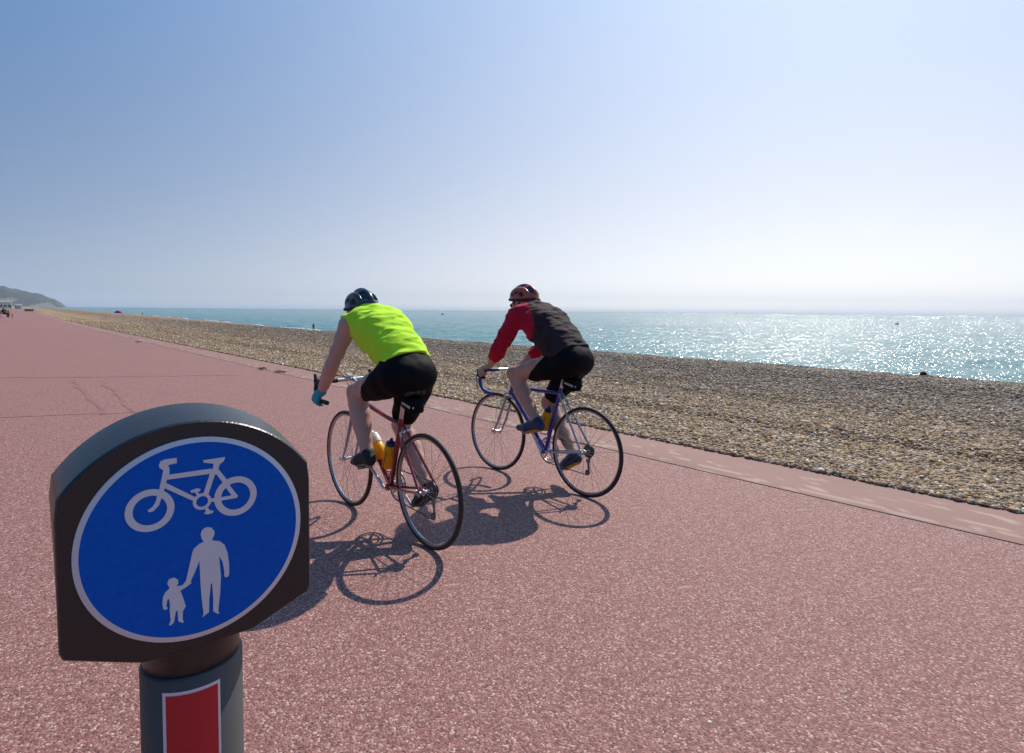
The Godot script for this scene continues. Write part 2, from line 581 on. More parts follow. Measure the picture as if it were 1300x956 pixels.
func ground_and_path() -> void:
	# land behind and beyond the promenade
	var mb := MB.new()
	mb.col = Color(0.17, 0.15, 0.09)
	for p in [[-400.0, -1500.0], [-400.0, 3.0], [2600.0, 3.0], [2600.0, -1500.0]]:
		mb.vert(road(p[0], p[1], -0.03), Vector3.UP)
	mb.quad(0, 1, 2, 3)
	mb.col = Color(0.24, 0.19, 0.13)
	var s := mb.v.size()
	for p in [[330.0, 3.01], [330.0, 30.0], [2600.0, 110.0], [2600.0, 3.01]]:
		mb.vert(road(p[0], p[1], -0.03), Vector3.UP)
	mb.quad(s, s + 1, s + 2, s + 3)
	tag(lone("ground", mb, M.land), "", "", "", "structure")
	var blot := fnl(FastNoiseLite.TYPE_SIMPLEX_SMOOTH, 0.35, 4, 40)
	var wide := fnl(FastNoiseLite.TYPE_SIMPLEX_SMOOTH, 0.06, 2, 41)
	var tyre := fnl(FastNoiseLite.TYPE_SIMPLEX_SMOOTH, 1.1, 2, 43)
	var tint := func(u: float, v: float) -> Color:
		var k := 1.0 + 0.10 * blot.get_noise_2d(u, v) + 0.10 * wide.get_noise_2d(u * 0.5, v) + 0.06 * tyre.get_noise_2d(u * 0.12, v)
		var g := 0.05 * wide.get_noise_2d(u + 90.0, v)
		return Color(k, k * (1.0 + g), k * (1.0 + g * 1.3))
	var us := steps(-14.0, 24.0, 0.2, 1.0)
	us.append_array(steps(24.4, 340.0, 0.4, 1.05))
	var vs := steps(-7.2, 4.59, 0.2, 1.0)
	var flat := func(_u: float, _v: float) -> float: return 0.0
	tag(lone("path", sheet(us, vs, flat, tint), M.asphalt), "", "", "", "structure")
	# resealed joints and old scuffs across the asphalt, a little darker than the rest
	var wob := fnl(FastNoiseLite.TYPE_SIMPLEX_SMOOTH, 0.6, 3, 44)
	for q in [[Vector3(-10.6, 0, -10.9), Vector3(-5.6, 0, -11.9), 0.030, 0.80], [Vector3(-6.9, 0, -6.95), Vector3(-4.3, 0, -7.77), 0.020, 0.84], [Vector3(-8.3, 0, -10.9), Vector3(-5.2, 0, -7.4), 0.035, 0.88], [Vector3(-7.6, 0, -10.7), Vector3(-4.9, 0, -7.5), 0.03, 0.88]]:
		var jm := MB.new()
		var n := 60
		var across: Vector3 = (q[1] - q[0]).normalized().cross(Vector3.UP)
		for i in n + 1:
			var c: Vector3 = q[0].lerp(q[1], float(i) / n)
			c += across * 0.10 * wob.get_noise_2d(c.x * 2.0, c.z * 2.0)
			var hw: float = q[2] * (0.6 + 0.5 * absf(wob.get_noise_2d(c.x * 9.0, c.z * 9.0)))
			var tone: float = q[3] + 0.12 * wob.get_noise_2d(c.x * 5.0 + 30.0, c.z * 5.0)
			jm.col = Color(tone, tone, tone)
			jm.vert(c - across * hw + Vector3(0, 0.003, 0), Vector3.UP)
			jm.vert(c + across * hw + Vector3(0, 0.003, 0), Vector3.UP)
		for i in n: jm.quad(i * 2, i * 2 + 1, i * 2 + 3, i * 2 + 2)
		tag(lone("path_joint", jm, M.asphalt), "", "", "", "structure")
	# pink edging strip: thin slab a few millimetres proud, pale sand caught along its inner side
	var worn := fnl(FastNoiseLite.TYPE_SIMPLEX_SMOOTH, 1.6, 3, 50)
	var band := fnl(FastNoiseLite.TYPE_SIMPLEX_SMOOTH, 0.5, 3, 51)
	var strip := func(u: float, v: float) -> Color:
		var k := 1.0 + 0.10 * band.get_noise_2d(u, v * 2.0)
		var c := Color(0.285 * k, 0.145 * k, 0.118 * k)
		var e := (v - 4.6) / 0.74
		var p := worn.get_noise_2d(u * 1.5, v * 10.0) + 0.32 * exp(-pow((e - 0.1) / 0.16, 2.0)) + 0.10 * exp(-pow((e - 0.5) / 0.2, 2.0))
		return c.lerp(Color(0.46, 0.34, 0.25), smoothstep(0.40, 0.62, p) * 0.8)
	var su := steps(-14.0, 20.0, 0.06, 1.0)
	su.append_array(steps(20.1, 340.0, 0.12, 1.035))
	var sv := [4.590, 4.594]
	sv.append_array(steps(4.60, 5.34, 0.04, 1.0))
	var lift := func(_u: float, v: float) -> float: return -0.004 if v < 4.592 else 0.005 + 0.008 * smoothstep(4.6, 4.72, v)
	var st := sheet(su, sv, lift, strip)
	smooth(st)
	tag(lone("path_edging", st, M.edging), "", "", "", "structure")

# ------------------------------------------------------------------ shingle beach
var swell := FastNoiseLite.new()
var lump := FastNoiseLite.new()

func shore(u: float) -> float:
	return 46.0 + 12.0 * smoothstep(20.0, 130.0, u) + 3.0 * smoothstep(150.0, 330.0, u) - 0.0 * u

func beach_height(u: float, v: float) -> float:
	var k := clampf((u - 40.0) / 120.0, 0.0, 1.0)
	# gentle hollow, a low bank at about 13 m, then the fall to the water
	var pts := [[5.3, 0.0], [5.9, 0.0], [6.6, -0.03], [7.2, -0.075], [7.6, -0.025], [8.6, -0.06], [9.4, -0.09], [10.0, -0.05], [11.2, 0.0], [13.0, 0.12], [14.6, 0.07], [18.0, -0.45]]
	var h := 0.0
	if v >= 18.0:
		var s := shore(u)
		var t := (v - 18.0) / (s - 18.0)
		h = lerpf(-0.45, SEA, t) - 0.55 * (1.0 - k) * sin(PI * clampf(t, 0.0, 1.0)) + 0.45 * k * sin(PI * clampf(t, 0.0, 1.0))
	else:
		for i in pts.size() - 1:
			if v >= pts[i][0] and v <= pts[i + 1][0]:
				h = lerpf(pts[i][1], pts[i + 1][1], smoothstep(pts[i][0], pts[i + 1][0], v))
	var q := smoothstep(5.35, 6.4, v) * (1.0 - smoothstep(40.0, 58.0, v))
	return h + q * (0.035 * swell.get_noise_2d(u * 0.6, v) + 0.02 * lump.get_noise_2d(u, v))

func stone(r: float, v: float) -> Color:
	# one pebble's colour: flint browns, tans, greys and a few near white; mixed towards a darker grey-brown on the bank
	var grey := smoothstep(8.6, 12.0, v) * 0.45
	var c := Color(0.27, 0.185, 0.115)
	if r < 0.30: c = Color(0.20, 0.13, 0.075)
	elif r < 0.55: c = Color(0.30, 0.21, 0.12)
	elif r < 0.70: c = Color(0.235, 0.185, 0.135)
	elif r < 0.85: c = Color(0.36, 0.265, 0.165)
	elif r < 0.93: c = Color(0.15, 0.12, 0.10)
	elif r < 0.985: c = Color(0.44, 0.36, 0.28)
	else: c = Color(0.62, 0.57, 0.50)
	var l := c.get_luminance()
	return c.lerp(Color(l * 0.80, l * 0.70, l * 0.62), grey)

func beach() -> void:
	swell.seed = 60; swell.frequency = 0.35; swell.noise_type = FastNoiseLite.TYPE_SIMPLEX_SMOOTH
	lump.seed = 61; lump.frequency = 2.2; lump.noise_type = FastNoiseLite.TYPE_SIMPLEX_SMOOTH
	var patch := fnl(FastNoiseLite.TYPE_SIMPLEX_SMOOTH, 0.22, 4, 62)
	var us := steps(-8.0, 30.0, 0.2, 1.0)
	us.append_array(steps(30.3, 900.0, 0.3, 1.03))
	var vs := steps(5.28, 15.0, 0.14, 1.0)
	vs.append_array(steps(15.3, 90.0, 0.4, 1.06))
	var tint := func(u: float, v: float) -> Color:
		var k := 1.0 + 0.30 * patch.get_noise_2d(u * 0.35, v * 1.4)
		var grey := smoothstep(8.6, 12.0, v)
		var c := Color(0.38, 0.275, 0.17).lerp(Color(0.26, 0.195, 0.135), grey)
		if v > 17.0: c = c.lerp(Color(0.30, 0.215, 0.14), smoothstep(60.0, 200.0, u))
		return Color(c.r * k, c.g * k, c.b * k)
	var mb := sheet(us, vs, beach_height, tint)
	smooth(mb)
	tag(lone("beach", mb, M.shingle), "", "", "", "structure")
	# modelled pebbles where they can be seen singly
	var shapes := []
	for s in 4:
		var p := MB.new()
		p.ball(Vector3.ZERO, Basis.IDENTITY, 7, 5)
		var nf := fnl(FastNoiseLite.TYPE_SIMPLEX, 0.9, 1, 70 + s)
		for i in p.v.size():
			p.v[i] *= 1.0 + 0.3 * nf.get_noise_3dv(p.v[i] * 1.3)
		smooth(p)
		shapes.append(p.build(false, false))
	var place := [[], [], [], []]
	var tones := [[], [], [], []]
	var eye := Vector3(0, 0, 0)
	for i in 420000:
		var v := 5.27 + pow(rng.randf(), 1.25) * 9.6
		var u := -4.0 - log(maxf(rng.randf(), 1e-4)) * 12.0
		var g := road(u, v + bend(u))
		if g.z > -2.0: continue
		var dist := (g - eye).length()
		var big := pow(rng.randf(), 2.4)
		var r := (0.008 + 0.017 * big) * (1.0 + 0.014 * dist)
		if v < 5.45 and rng.randf() < 0.5: continue
		var b := Basis(Vector3.UP, rng.randf() * TAU) * Basis(Vector3.RIGHT, rng.randfn(0.0, 0.35)) * Basis(Vector3.BACK, rng.randfn(0.0, 0.35))
		b = b * Basis.from_scale(Vector3(r * rng.randf_range(0.9, 1.35), r * rng.randf_range(0.5, 0.85), r))
		var k := rng.randi() % 4
		g.y = beach_height(u, v) + r * rng.randf_range(0.0, 0.5)
		if v < 5.36: g.y = 0.018 + r * 0.35
		place[k].append(Transform3D(b, g))
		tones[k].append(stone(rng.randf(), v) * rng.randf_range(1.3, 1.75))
	for k in 4:
		var mm := MultiMesh.new()
		mm.transform_format = MultiMesh.TRANSFORM_3D
		mm.use_colors = true
		mm.mesh = shapes[k]
		mm.instance_count = place[k].size()
		for i in place[k].size():
			mm.set_instance_transform(i, place[k][i])
			mm.set_instance_color(i, tones[k][i])
		var o := MultiMeshInstance3D.new()
		o.name = numbered("pebbles")
		o.multimesh = mm
		o.material_override = M.pebble
		tag(o, "loose brown and grey beach pebbles covering the shingle", "pebbles", "shingle pebbles", "stuff")
		add_child(o)
	# a few stones on the asphalt, paled to stand in for its white glints
	var mm2 := MultiMesh.new()
	mm2.transform_format = MultiMesh.TRANSFORM_3D
	mm2.use_colors = true
	mm2.mesh = shapes[1]
	mm2.instance_count = 30
	for i in 30:
		var u := -3.0 + rng.randf() * 12.0
		var v := 4.5 - pow(rng.randf(), 1.6) * 3.6
		var r := rng.randf_range(0.003, 0.006)
		mm2.set_instance_transform(i, Transform3D(Basis(Vector3.UP, rng.randf() * TAU) * Basis.from_scale(Vector3(r * 1.3, r * 0.35, r)), road(u, v, r * 0.05)))
		var pale := rng.randf_range(0.55, 0.8)
		mm2.set_instance_color(i, Color(pale, pale * 0.95, pale * 0.88))
	var o2 := MultiMeshInstance3D.new()
	o2.name = numbered("glint_pebbles")
	o2.multimesh = mm2
	o2.material_override = M.pebble
	tag(o2, "little stones strewn over the red asphalt, paled to stand in for glints", "pebbles", "", "stuff")
	add_child(o2)

# ------------------------------------------------------------------ sea
func sea() -> void:
	var a := fnl(FastNoiseLite.TYPE_SIMPLEX_SMOOTH, 1.0, 1, 80)
	var b := fnl(FastNoiseLite.TYPE_SIMPLEX_SMOOTH, 1.0, 1, 81)
	var d := fnl(FastNoiseLite.TYPE_SIMPLEX_SMOOTH, 1.0, 1, 82)
	var mb := MB.new()
	var rows := 760; var cols := 620
	var ca := cos(deg_to_rad(-28.0)); var sa := sin(deg_to_rad(-28.0))
	for i in rows + 1:
		var r := 34.0 * pow(7000.0 / 34.0, float(i) / rows)
		var fade1 := 1.0 - smoothstep(120.0, 420.0, r)
		var fade2 := 1.0 - smoothstep(250.0, 900.0, r)
		for j in cols + 1:
			var g := deg_to_rad(lerpf(-66.0, 62.0, float(j) / cols))
			var x := r * sin(g); var z := -r * cos(g)
			var p := x * ca + z * sa; var q := -x * sa + z * ca
			var y := SEA
			if fade2 > 0.0: y += fade2 * 0.20 * a.get_noise_2d(p * 0.06, q * 0.13)
			if fade1 > 0.0:
				y += fade1 * (0.11 * b.get_noise_2d(p * 0.16 + 40.0, q * 0.36) + 0.05 * absf(d.get_noise_2d(p * 0.45, q * 0.85)))
			mb.vert(Vector3(x, y, z), Vector3.UP)
	var w := cols + 1
	for i in rows:
		for j in cols:
			var s := i * w + j
			mb.ix.append_array([s, s + w, s + w + 1, s, s + w + 1, s + 1])
	# face direction check on the first triangle, then smooth normals
	var f := (mb.v[mb.ix[1]] - mb.v[mb.ix[0]]).cross(mb.v[mb.ix[2]] - mb.v[mb.ix[0]])
	if f.y > 0.0:
		for t in range(0, mb.ix.size(), 3):
			var k := mb.ix[t + 1]; mb.ix[t + 1] = mb.ix[t + 2]; mb.ix[t + 2] = k
	smooth(mb)
	tag(lone("sea", mb, M.water), "", "", "", "structure")
	# broken little waves along the far waterline
	var fm := MB.new()
	var gap := fnl(FastNoiseLite.TYPE_SIMPLEX_SMOOTH, 0.035, 2, 90)
	var prev := -1
	for i in 900:
		var u := 60.0 + i * 0.5
		var hgt := 0.34 * smoothstep(0.05, 0.45, gap.get_noise_1d(u) + 0.15) * (0.7 + 0.3 * sin(u * 2.3) * sin(u * 0.9))
		if hgt < 0.03:
			prev = -1
			continue
		var v := shore(u) + bend(u) + 1.6 + 0.8 * gap.get_noise_1d(u * 3.0 + 300.0)
		var s := fm.v.size()
		fm.vert(road(u, v - 1.2, SEA - 0.02), Vector3(0, 1, 0))
		fm.vert(road(u, v - 0.5, SEA + hgt * 0.8), (Vector3.UP - road(0, 1)).normalized())
		fm.vert(road(u, v, SEA + hgt), Vector3.UP)
		fm.vert(road(u, v + 0.9, SEA - 0.05), (Vector3.UP + road(0, 1)).normalized())
		if prev >= 0:
			for k in 3: fm.quad(prev + k, prev + k + 1, s + k + 1, s + k)
		prev = s
	tag(lone("surf", fm, M.foam), "white broken wave foam along the far waterline", "surf", "", "stuff")

# ------------------------------------------------------------------ far land
func far_land() -> void:
	# headland about four kilometres off; its skyline falls to the sea on the right
	var prof := [[-6400.0, -6.0], [-6000.0, 60.0], [-5500.0, 120.0], [-4900.0, 168.0], [-4200.0, 175.0], [-3900.0, 160.0], [-3600.0, 128.0], [-3420.0, 126.0], [-3370.0, 128.0], [-3300.0, 112.0], [-3200.0, 92.0], [-3150.0, 84.0], [-3110.0, 72.0], [-3030.0, 42.0], [-2985.0, 20.0], [-2960.0, -6.0]]
	var rough := fnl(FastNoiseLite.TYPE_SIMPLEX_SMOOTH, 0.012, 4, 100)
	var fields := fnl(FastNoiseLite.TYPE_CELLULAR, 0.012, 1, 101)
	fields.cellular_return_type = FastNoiseLite.RETURN_CELL_VALUE
	var mb := MB.new()
	var nx := 260; var nz := 26
	for j in nz + 1:
		for i in nx + 1:
			var x := lerpf(-6400.0, -2955.0, float(i) / nx)
			var t := float(j) / nz
			var h := 0.0
			for k in prof.size() - 1:
				if x >= prof[k][0] and x <= prof[k + 1][0]: h = lerpf(prof[k][1], prof[k + 1][1], (x - prof[k][0]) / (prof[k + 1][0] - prof[k][0]))
			var shape := smoothstep(0.0, 0.62, t) * (1.0 - smoothstep(0.7, 1.0, t))
			var y := SEA - 4.0 + (h + 8.0) * shape * (1.0 + 0.10 * rough.get_noise_2d(x, t * 700.0))
			var z := -3300.0 - t * 900.0
			# keep the skyline where it stands: widen with distance
			var xx := x * (-z / 3860.0)
			var f := fields.get_noise_2d(x * 0.8, t * 900.0)
			mb.col = Color(0.028, 0.042, 0.035).lerp(Color(0.06, 0.07, 0.055), clampf(f + 0.5, 0.0, 1.0))
			if f > 0.6: mb.col = Color(0.15, 0.15, 0.14)
			if x > -3200.0 and t < 0.5 and f > 0.2: mb.col = Color(0.16, 0.16, 0.155)
			mb.vert(Vector3(xx, y, z), Vector3.UP)
	for j in nz:
		for i in nx:
			var s := j * (nx + 1) + i
			mb.quad(s, s + 1, s + nx + 2, s + nx + 1)
	smooth(mb)
	tag(lone("hills", mb, M.land), "", "", "", "structure")
	# pale houses at the far end of the promenade
	house(Vector3(-293.0, -0.1, -336.0), 5.6, 6.0, 3.4, 1.6, 0.7, "white gabled house at the far left end of the promenade", Color(0.72, 0.70, 0.66), Color(0.30, 0.28, 0.27))
	house(Vector3(-308.0, -0.1, -350.0), 7.0, 7.0, 4.8, 1.8, 0.5, "taller cream house behind the white gabled house on the far left", Color(0.6, 0.55, 0.47), Color(0.22, 0.19, 0.19))
	house(Vector3(-231.0, -0.1, -272.0), 2.2, 2.4, 1.7, 0.8, 0.7, "small white hut beside the two walkers far down the path", Color(0.75, 0.74, 0.72), Color(0.35, 0.35, 0.36))

func house(at: Vector3, w: float, d: float, h: float, rise: float, turn: float, label: String, wall: Color, tile: Color) -> void:
	var o := base("house" if w > 4.0 else "beach_hut", Transform3D(Basis(Vector3.UP, turn), at))
	tag(o, label, "house" if w > 4.0 else "hut", "pale houses at the far end" if w > 4.0 else "")
	var wm := mat(wall, 0.85)
	var mb := MB.new()
	mb.box(Vector3(0, h / 2, 0), Vector3(w, h, d), Basis.IDENTITY, 0.02)
	for s in [-1.0, 1.0]:
		mb.face([Vector3(s * w / 2, h, -d / 2), Vector3(s * w / 2, h, d / 2), Vector3(s * w / 2, h + rise, 0)], Vector3(s, 0, 0))
	part(o, "wall", mb, wm)
	mb = MB.new()
	var sl := atan2(rise, d / 2)
	for s in [-1.0, 1.0]:
		mb.box(Vector3(0, h + rise / 2 + 0.06, s * d / 4), Vector3(w + 0.5, 0.12, d / 2 / cos(sl) + 0.35), Basis(Vector3.RIGHT, s * sl), 0.01)
	part(o, "roof", mb, mat(tile, 0.8))
	var glass := mat(Color(0.03, 0.04, 0.05), 0.1)
	var white := mat(Color(0.7, 0.7, 0.7), 0.6)
	if w > 4.0:
		for fl in int(h / 2.4):
			for k in 3:
				var p := Vector3((k - 1) * w * 0.3, 1.5 + fl * 2.5, d / 2 + 0.02)
				mb = MB.new(); mb.box(p, Vector3(1.1, 1.2, 0.06))
				var wd := part(o, "window", mb, white)
				mb = MB.new(); mb.box(p + Vector3(0, 0, 0.03), Vector3(0.9, 1.0, 0.04))
				part(wd, "pane", mb, glass)
		for s in [-1.0, 1.0]:
			mb = MB.new(); mb.box(Vector3(s * (w / 2 + 0.02), h * 0.6, 0), Vector3(0.06, 1.2, 1.1))
			part(o, "window", mb, glass)
	else:
		mb = MB.new(); mb.box(Vector3(0, 0.85, d / 2 + 0.02), Vector3(0.8, 1.6, 0.05))
		part(o, "door", mb, mat(Color(0.45, 0.45, 0.46), 0.6))

# ------------------------------------------------------------------ cycle-path bollard
func bollard() -> void:
	var yaw := deg_to_rad(52.0)
	var t := Vector3(sin(yaw), 0, -cos(yaw))
	var face := Vector3(cos(yaw), 0, sin(yaw))
	var o := base("bollard", Transform3D(Basis(t, Vector3.UP, face), Vector3(-0.4656, 0.0, -0.8486)))
	tag(o, "dark plastic bollard with round blue cycle and pedestrian sign in the foreground", "bollard")
	var hb := Transform3D(Basis(Vector3.RIGHT, deg_to_rad(-1.0)), Vector3(0, 1.0417, 0))
	# moulded head: arched top, straight sides, sloping shoulders down to the neck
	var ol := PackedVector2Array()
	for i in 33:
		var x := lerpf(0.165, -0.165, i / 32.0)
		ol.append(Vector2(x, sqrt(0.04 - x * x) - 0.025))
	for p in [[-0.168, 0.06], [-0.167, -0.12], [-0.163, -0.130], [-0.090, -0.160], [-0.074, -0.166], [0.074, -0.166], [0.090, -0.160], [0.163, -0.130], [0.167, -0.12], [0.168, 0.06]]:
		ol.append(Vector2(p[0], p[1]))
	var mb := MB.new()
	var secs := [[0.0, 0.982, 0.0], [-0.002, 0.993, 0.0], [-0.006, 1.0, 0.0], [-0.06, 1.018, 0.004], [-0.11, 1.03, 0.008], [-0.128, 1.022, 0.007], [-0.136, 0.99, 0.004], [-0.140, 0.94, 0.0]]
	var m := ol.size()
	for si in secs.size():
		for p in ol:
			var q: Vector2 = p * (secs[si][1] if p.y > 0.0 or secs[si][1] < 1.0 else 1.0)
			if p.y > 0.0: q.y += secs[si][2]
			mb.vert(hb * Vector3(q.x, q.y, secs[si][0]), Vector3.ZERO)
	for i in m: mb.n[i] = Vector3.ZERO
	for si in secs.size():
		for i in m:
			var a := mb.v[si * m + (i + 1) % m] - mb.v[si * m + (i - 1 + m) % m]
			var z := mb.v[mini(si + 1, secs.size() - 1) * m + i] - mb.v[maxi(si - 1, 0) * m + i]
			var nn := a.cross(z).normalized()
			var out := mb.v[si * m + i] - hb.origin
			if nn.dot(Vector3(out.x, out.y, 0)) < 0.0: nn = -nn
			mb.n[si * m + i] = nn
	for si in secs.size() - 1:
		for i in m: mb.quad(si * m + i, si * m + (i + 1) % m, (si + 1) * m + (i + 1) % m, (si + 1) * m + i)
	for e in [0, secs.size() - 1]:
		var s := mb.v.size()
		var poly := PackedVector2Array()
		for p in ol: poly.append(p * secs[e][1])
		for i in m: mb.vert(mb.v[e * m + i], hb.basis * Vector3(0, 0, 1.0 if e == 0 else -1.0))
		var tr := Geometry2D.triangulate_polygon(poly)
		for i in range(0, tr.size(), 3): mb.tri(s + tr[i], s + tr[i + 1], s + tr[i + 2])
	part(o, "head", mb, M.plastic)
	# round sign
	mb = MB.new()
	mb.lathe([Vector2(0.1502, 0.0), Vector2(0.1502, 0.0026), Vector2(0.1496, 0.0032), Vector2(0.0, 0.0032)], hb * Vector3(0, 0, 0.0), hb.basis.z, 96)
	var sign_disc := part(o, "sign_disc", mb, M.white_film, "round blue sign with thin white rim")
	mb = MB.new()
	mb.lathe([Vector2(0.1428, 0.0032), Vector2(0.1428, 0.0036), Vector2(0.0, 0.0036)], hb.origin, hb.basis.z, 96)
	part(sign_disc, "blue_field", mb, M.blue_film)
	# white bicycle
	mb = MB.new()
	var z := 0.0036
	for ring in [[-60.0, 54.0, 30.2, 20.9], [52.5, 53.3, 30.2, 20.7], [6.2, 53.9, 12.4, 7.9]]:
		var s := mb.v.size()
		var seg := 56
		for i in seg:
			var g := TAU * i / seg
			for w in [[ring[2], 0.0], [ring[2], 0.0006], [ring[3], 0.0006], [ring[3], 0.0]]:
				var rr: float = w[0]
				mb.vert(hb * (Vector3(ring[0] + cos(g) * rr, ring[1] + sin(g) * rr, 0) * 0.001 + Vector3(0, 0, z + w[1])), hb.basis.z)
		for i in seg:
			for w in 3:
				mb.quad(s + i * 4 + w, s + i * 4 + w + 1, s + ((i + 1) % seg) * 4 + w + 1, s + ((i + 1) % seg) * 4 + w)
	var pieces := [
		[-25.3, 124, -25.6, 116.4, -36.5, 115.2, -34.9, 110.4, -35.3, 101.1, -39.4, 91.5, -42.1, 80.1, -45.5, 69.7, -48.9, 59.4, -55.7, 52.3, -60.8, 51.4, -63.1, 54.6, -56.9, 58.4, -53, 65.2, -50.4, 74.8, -48.9, 79, -42.5, 108.7, -46.8, 112.3, -48.1, 116.7, -45.6, 122.3, -40.4, 124.1],
		[-36.1, 101.2, 19.9, 101.2, 19.6, 93.6, -37.8, 94.3], [-39.5, 89.8, -2.6, 61.8, -6.4, 57.5, -41.3, 82.5], [17.1, 92.9, 24.4, 92.4, 14.6, 63, 7.3, 63.6],
		[8.6, 115.3, 38.7, 115.8, 36.8, 110.1, 30.8, 105.6, 28.8, 98.7, 26.8, 91, 17.2, 92.9, 21.6, 101.6, 22.7, 108.1, 9.5, 111.8],
		[23, 97, 29.6, 98.1, 41.5, 79, 45.5, 69.1, 55.6, 52.8, 53.8, 50.2, 31.3, 50.2, 17.6, 51, 17.8, 56, 28.3, 55.4, 46.5, 55.4, 38.1, 69.8, 35.1, 76.2],
		[-9.1, 72.8, -1.2, 74.9, 4.3, 73.4, 3.3, 69.9, 0.4, 69.5, 3.2, 64.6, -0.4, 63.2, -3, 69.4, -8.1, 69.7],
		[9.6, 42.4, 13.6, 43.4, 16.3, 38.1, 20.9, 37.2, 20, 33.8, 13.5, 33, 8, 35.2, 10.5, 37.5]]
	var lift := 0.00064
	for p in pieces:
		mb.plate(points(p), hb, z, z + lift)
		lift += 0.00004
	part(sign_disc, "bicycle_symbol", mb, M.white_film)
	# adult and child hand in hand
	mb = MB.new()
	mb.plate(points([3.1, 4.7, 5.3, 11.2, 10.8, 14.0, 17.1, 12.2, 21.6, 6.1, 21.7, 0.6, 19.1, -4.8, 18.4, -8.0, 28.9, -11.6, 35.1, -18.5, 39.1, -31.5, 41.0, -50.1, 40.8, -65.1, 39.5, -68.8, 35.4, -69.1, 33.7, -65.2, 34.3, -60.4, 32.0, -43.8, 27.3, -33.7, 29.4, -65.1, 27.8, -90.4, 24.6, -117.0, 26.1, -122.4, 22.5, -121.3, 17.7, -116.0, 18.2, -97.5, 17.1, -71.7, 15.1, -75.1, 12.8, -96.0, 11.9, -116.1, 8.2, -117.9, 2.6, -121.1, 4.7, -115.9, 2.4, -89.1, 1.4, -63.5, 0.8, -34.1, -5.6, -50.0, -11.5, -62.0, -10.2, -64.7, -18.8, -69.6, -24.9, -72.1, -21.5, -84.2, -18.3, -97.5, -22.3, -103.0, -22.9, -116.1, -21.3, -120.0, -23.6, -120.6, -28.6, -116.2, -29.1, -100.0, -31.3, -101.2, -34.2, -116.4, -38.0, -119.8, -40.5, -118.1, -38.1, -112.3, -39.1, -97.0, -38.4, -88.7, -39.7, -79.0, -41.8, -81.2, -43.2, -90.2, -41.4, -92.6, -42.9, -94.6, -46.7, -93.4, -47.9, -86.0, -47.1, -75.0, -43.5, -68.5, -38.3, -64.6, -41.3, -56.8, -38.9, -51.2, -32.6, -50.2, -27.6, -54.8, -27.4, -60.6, -29.8, -64.3, -22.0, -64.9, -19.3, -61.8, -17.5, -59.4, -14.2, -45.8, -8.8, -21.9, -6.7, -15.0, 1.6, -8.7, 7.1, -7.4, 4.6, -2.5]), hb, z, z + 0.0007)
	part(sign_disc, "pedestrian_symbol", mb, M.white_film)
	# neck, collar and post
	var ax := Vector3(0, 0, -0.066)
	mb = MB.new()
	mb.lathe([Vector2(0.0685, 0.90), Vector2(0.0685, 0.835), Vector2(0.066, 0.832)], ax, Vector3.UP, 40)
	part(o, "neck", mb, M.plastic)
	mb = MB.new()
	mb.lathe([Vector2(0.0, 0.833), Vector2(0.068, 0.833), Vector2(0.0725, 0.829), Vector2(0.0725, 0.03), Vector2(0.085, 0.026), Vector2(0.085, 0.0)], ax, Vector3.UP, 40)
	part(o, "post", mb, M.grey_tube)
	for w in [[0.0731, -42.0, 21.0, 0.690, 0.815, "sticker_border", M.white_film], [0.0735, -38.0, 18.0, 0.695, 0.810, "sticker", M.red_film]]:
		mb = MB.new()
		for i in 13:
			var g := deg_to_rad(lerpf(w[1], w[2], i / 12.0))
			for y in [w[3], w[4]]:
				mb.vert(ax + Vector3(sin(g) * w[0], y, cos(g) * w[0]), Vector3(sin(g), 0, cos(g)))
		for i in 12: mb.quad(i * 2, i * 2 + 1, i * 2 + 3, i * 2 + 2)
		part(o, w[5], mb, w[6])

func points(a: Array) -> PackedVector2Array:
	var out := PackedVector2Array()
	for i in range(0, a.size(), 2): out.append(Vector2(a[i], a[i + 1]) * 0.001)
	return out

# ------------------------------------------------------------------ bicycles
func arc(pts: Array, n := 6) -> Array:
	# smooth curve through points
	var out := []
	for i in pts.size() - 1:
		var a: Vector3 = pts[maxi(i - 1, 0)]
		var b: Vector3 = pts[i]
		var c: Vector3 = pts[i + 1]
		var d: Vector3 = pts[mini(i + 2, pts.size() - 1)]
		for k in n: out.append(b.cubic_interpolate(c, a, d, float(k) / n))
	out.append(pts[-1])
	return out

func rod(parent: Node3D, called: String, pts: Array, rads: Array, m: Material, sides := 10, flat := 1.0, hint := Vector3.ZERO) -> MeshInstance3D:
	var mb := MB.new()
	mb.tube(pts, rads, sides, false, true, flat, hint)
	return part(parent, called, mb, m)

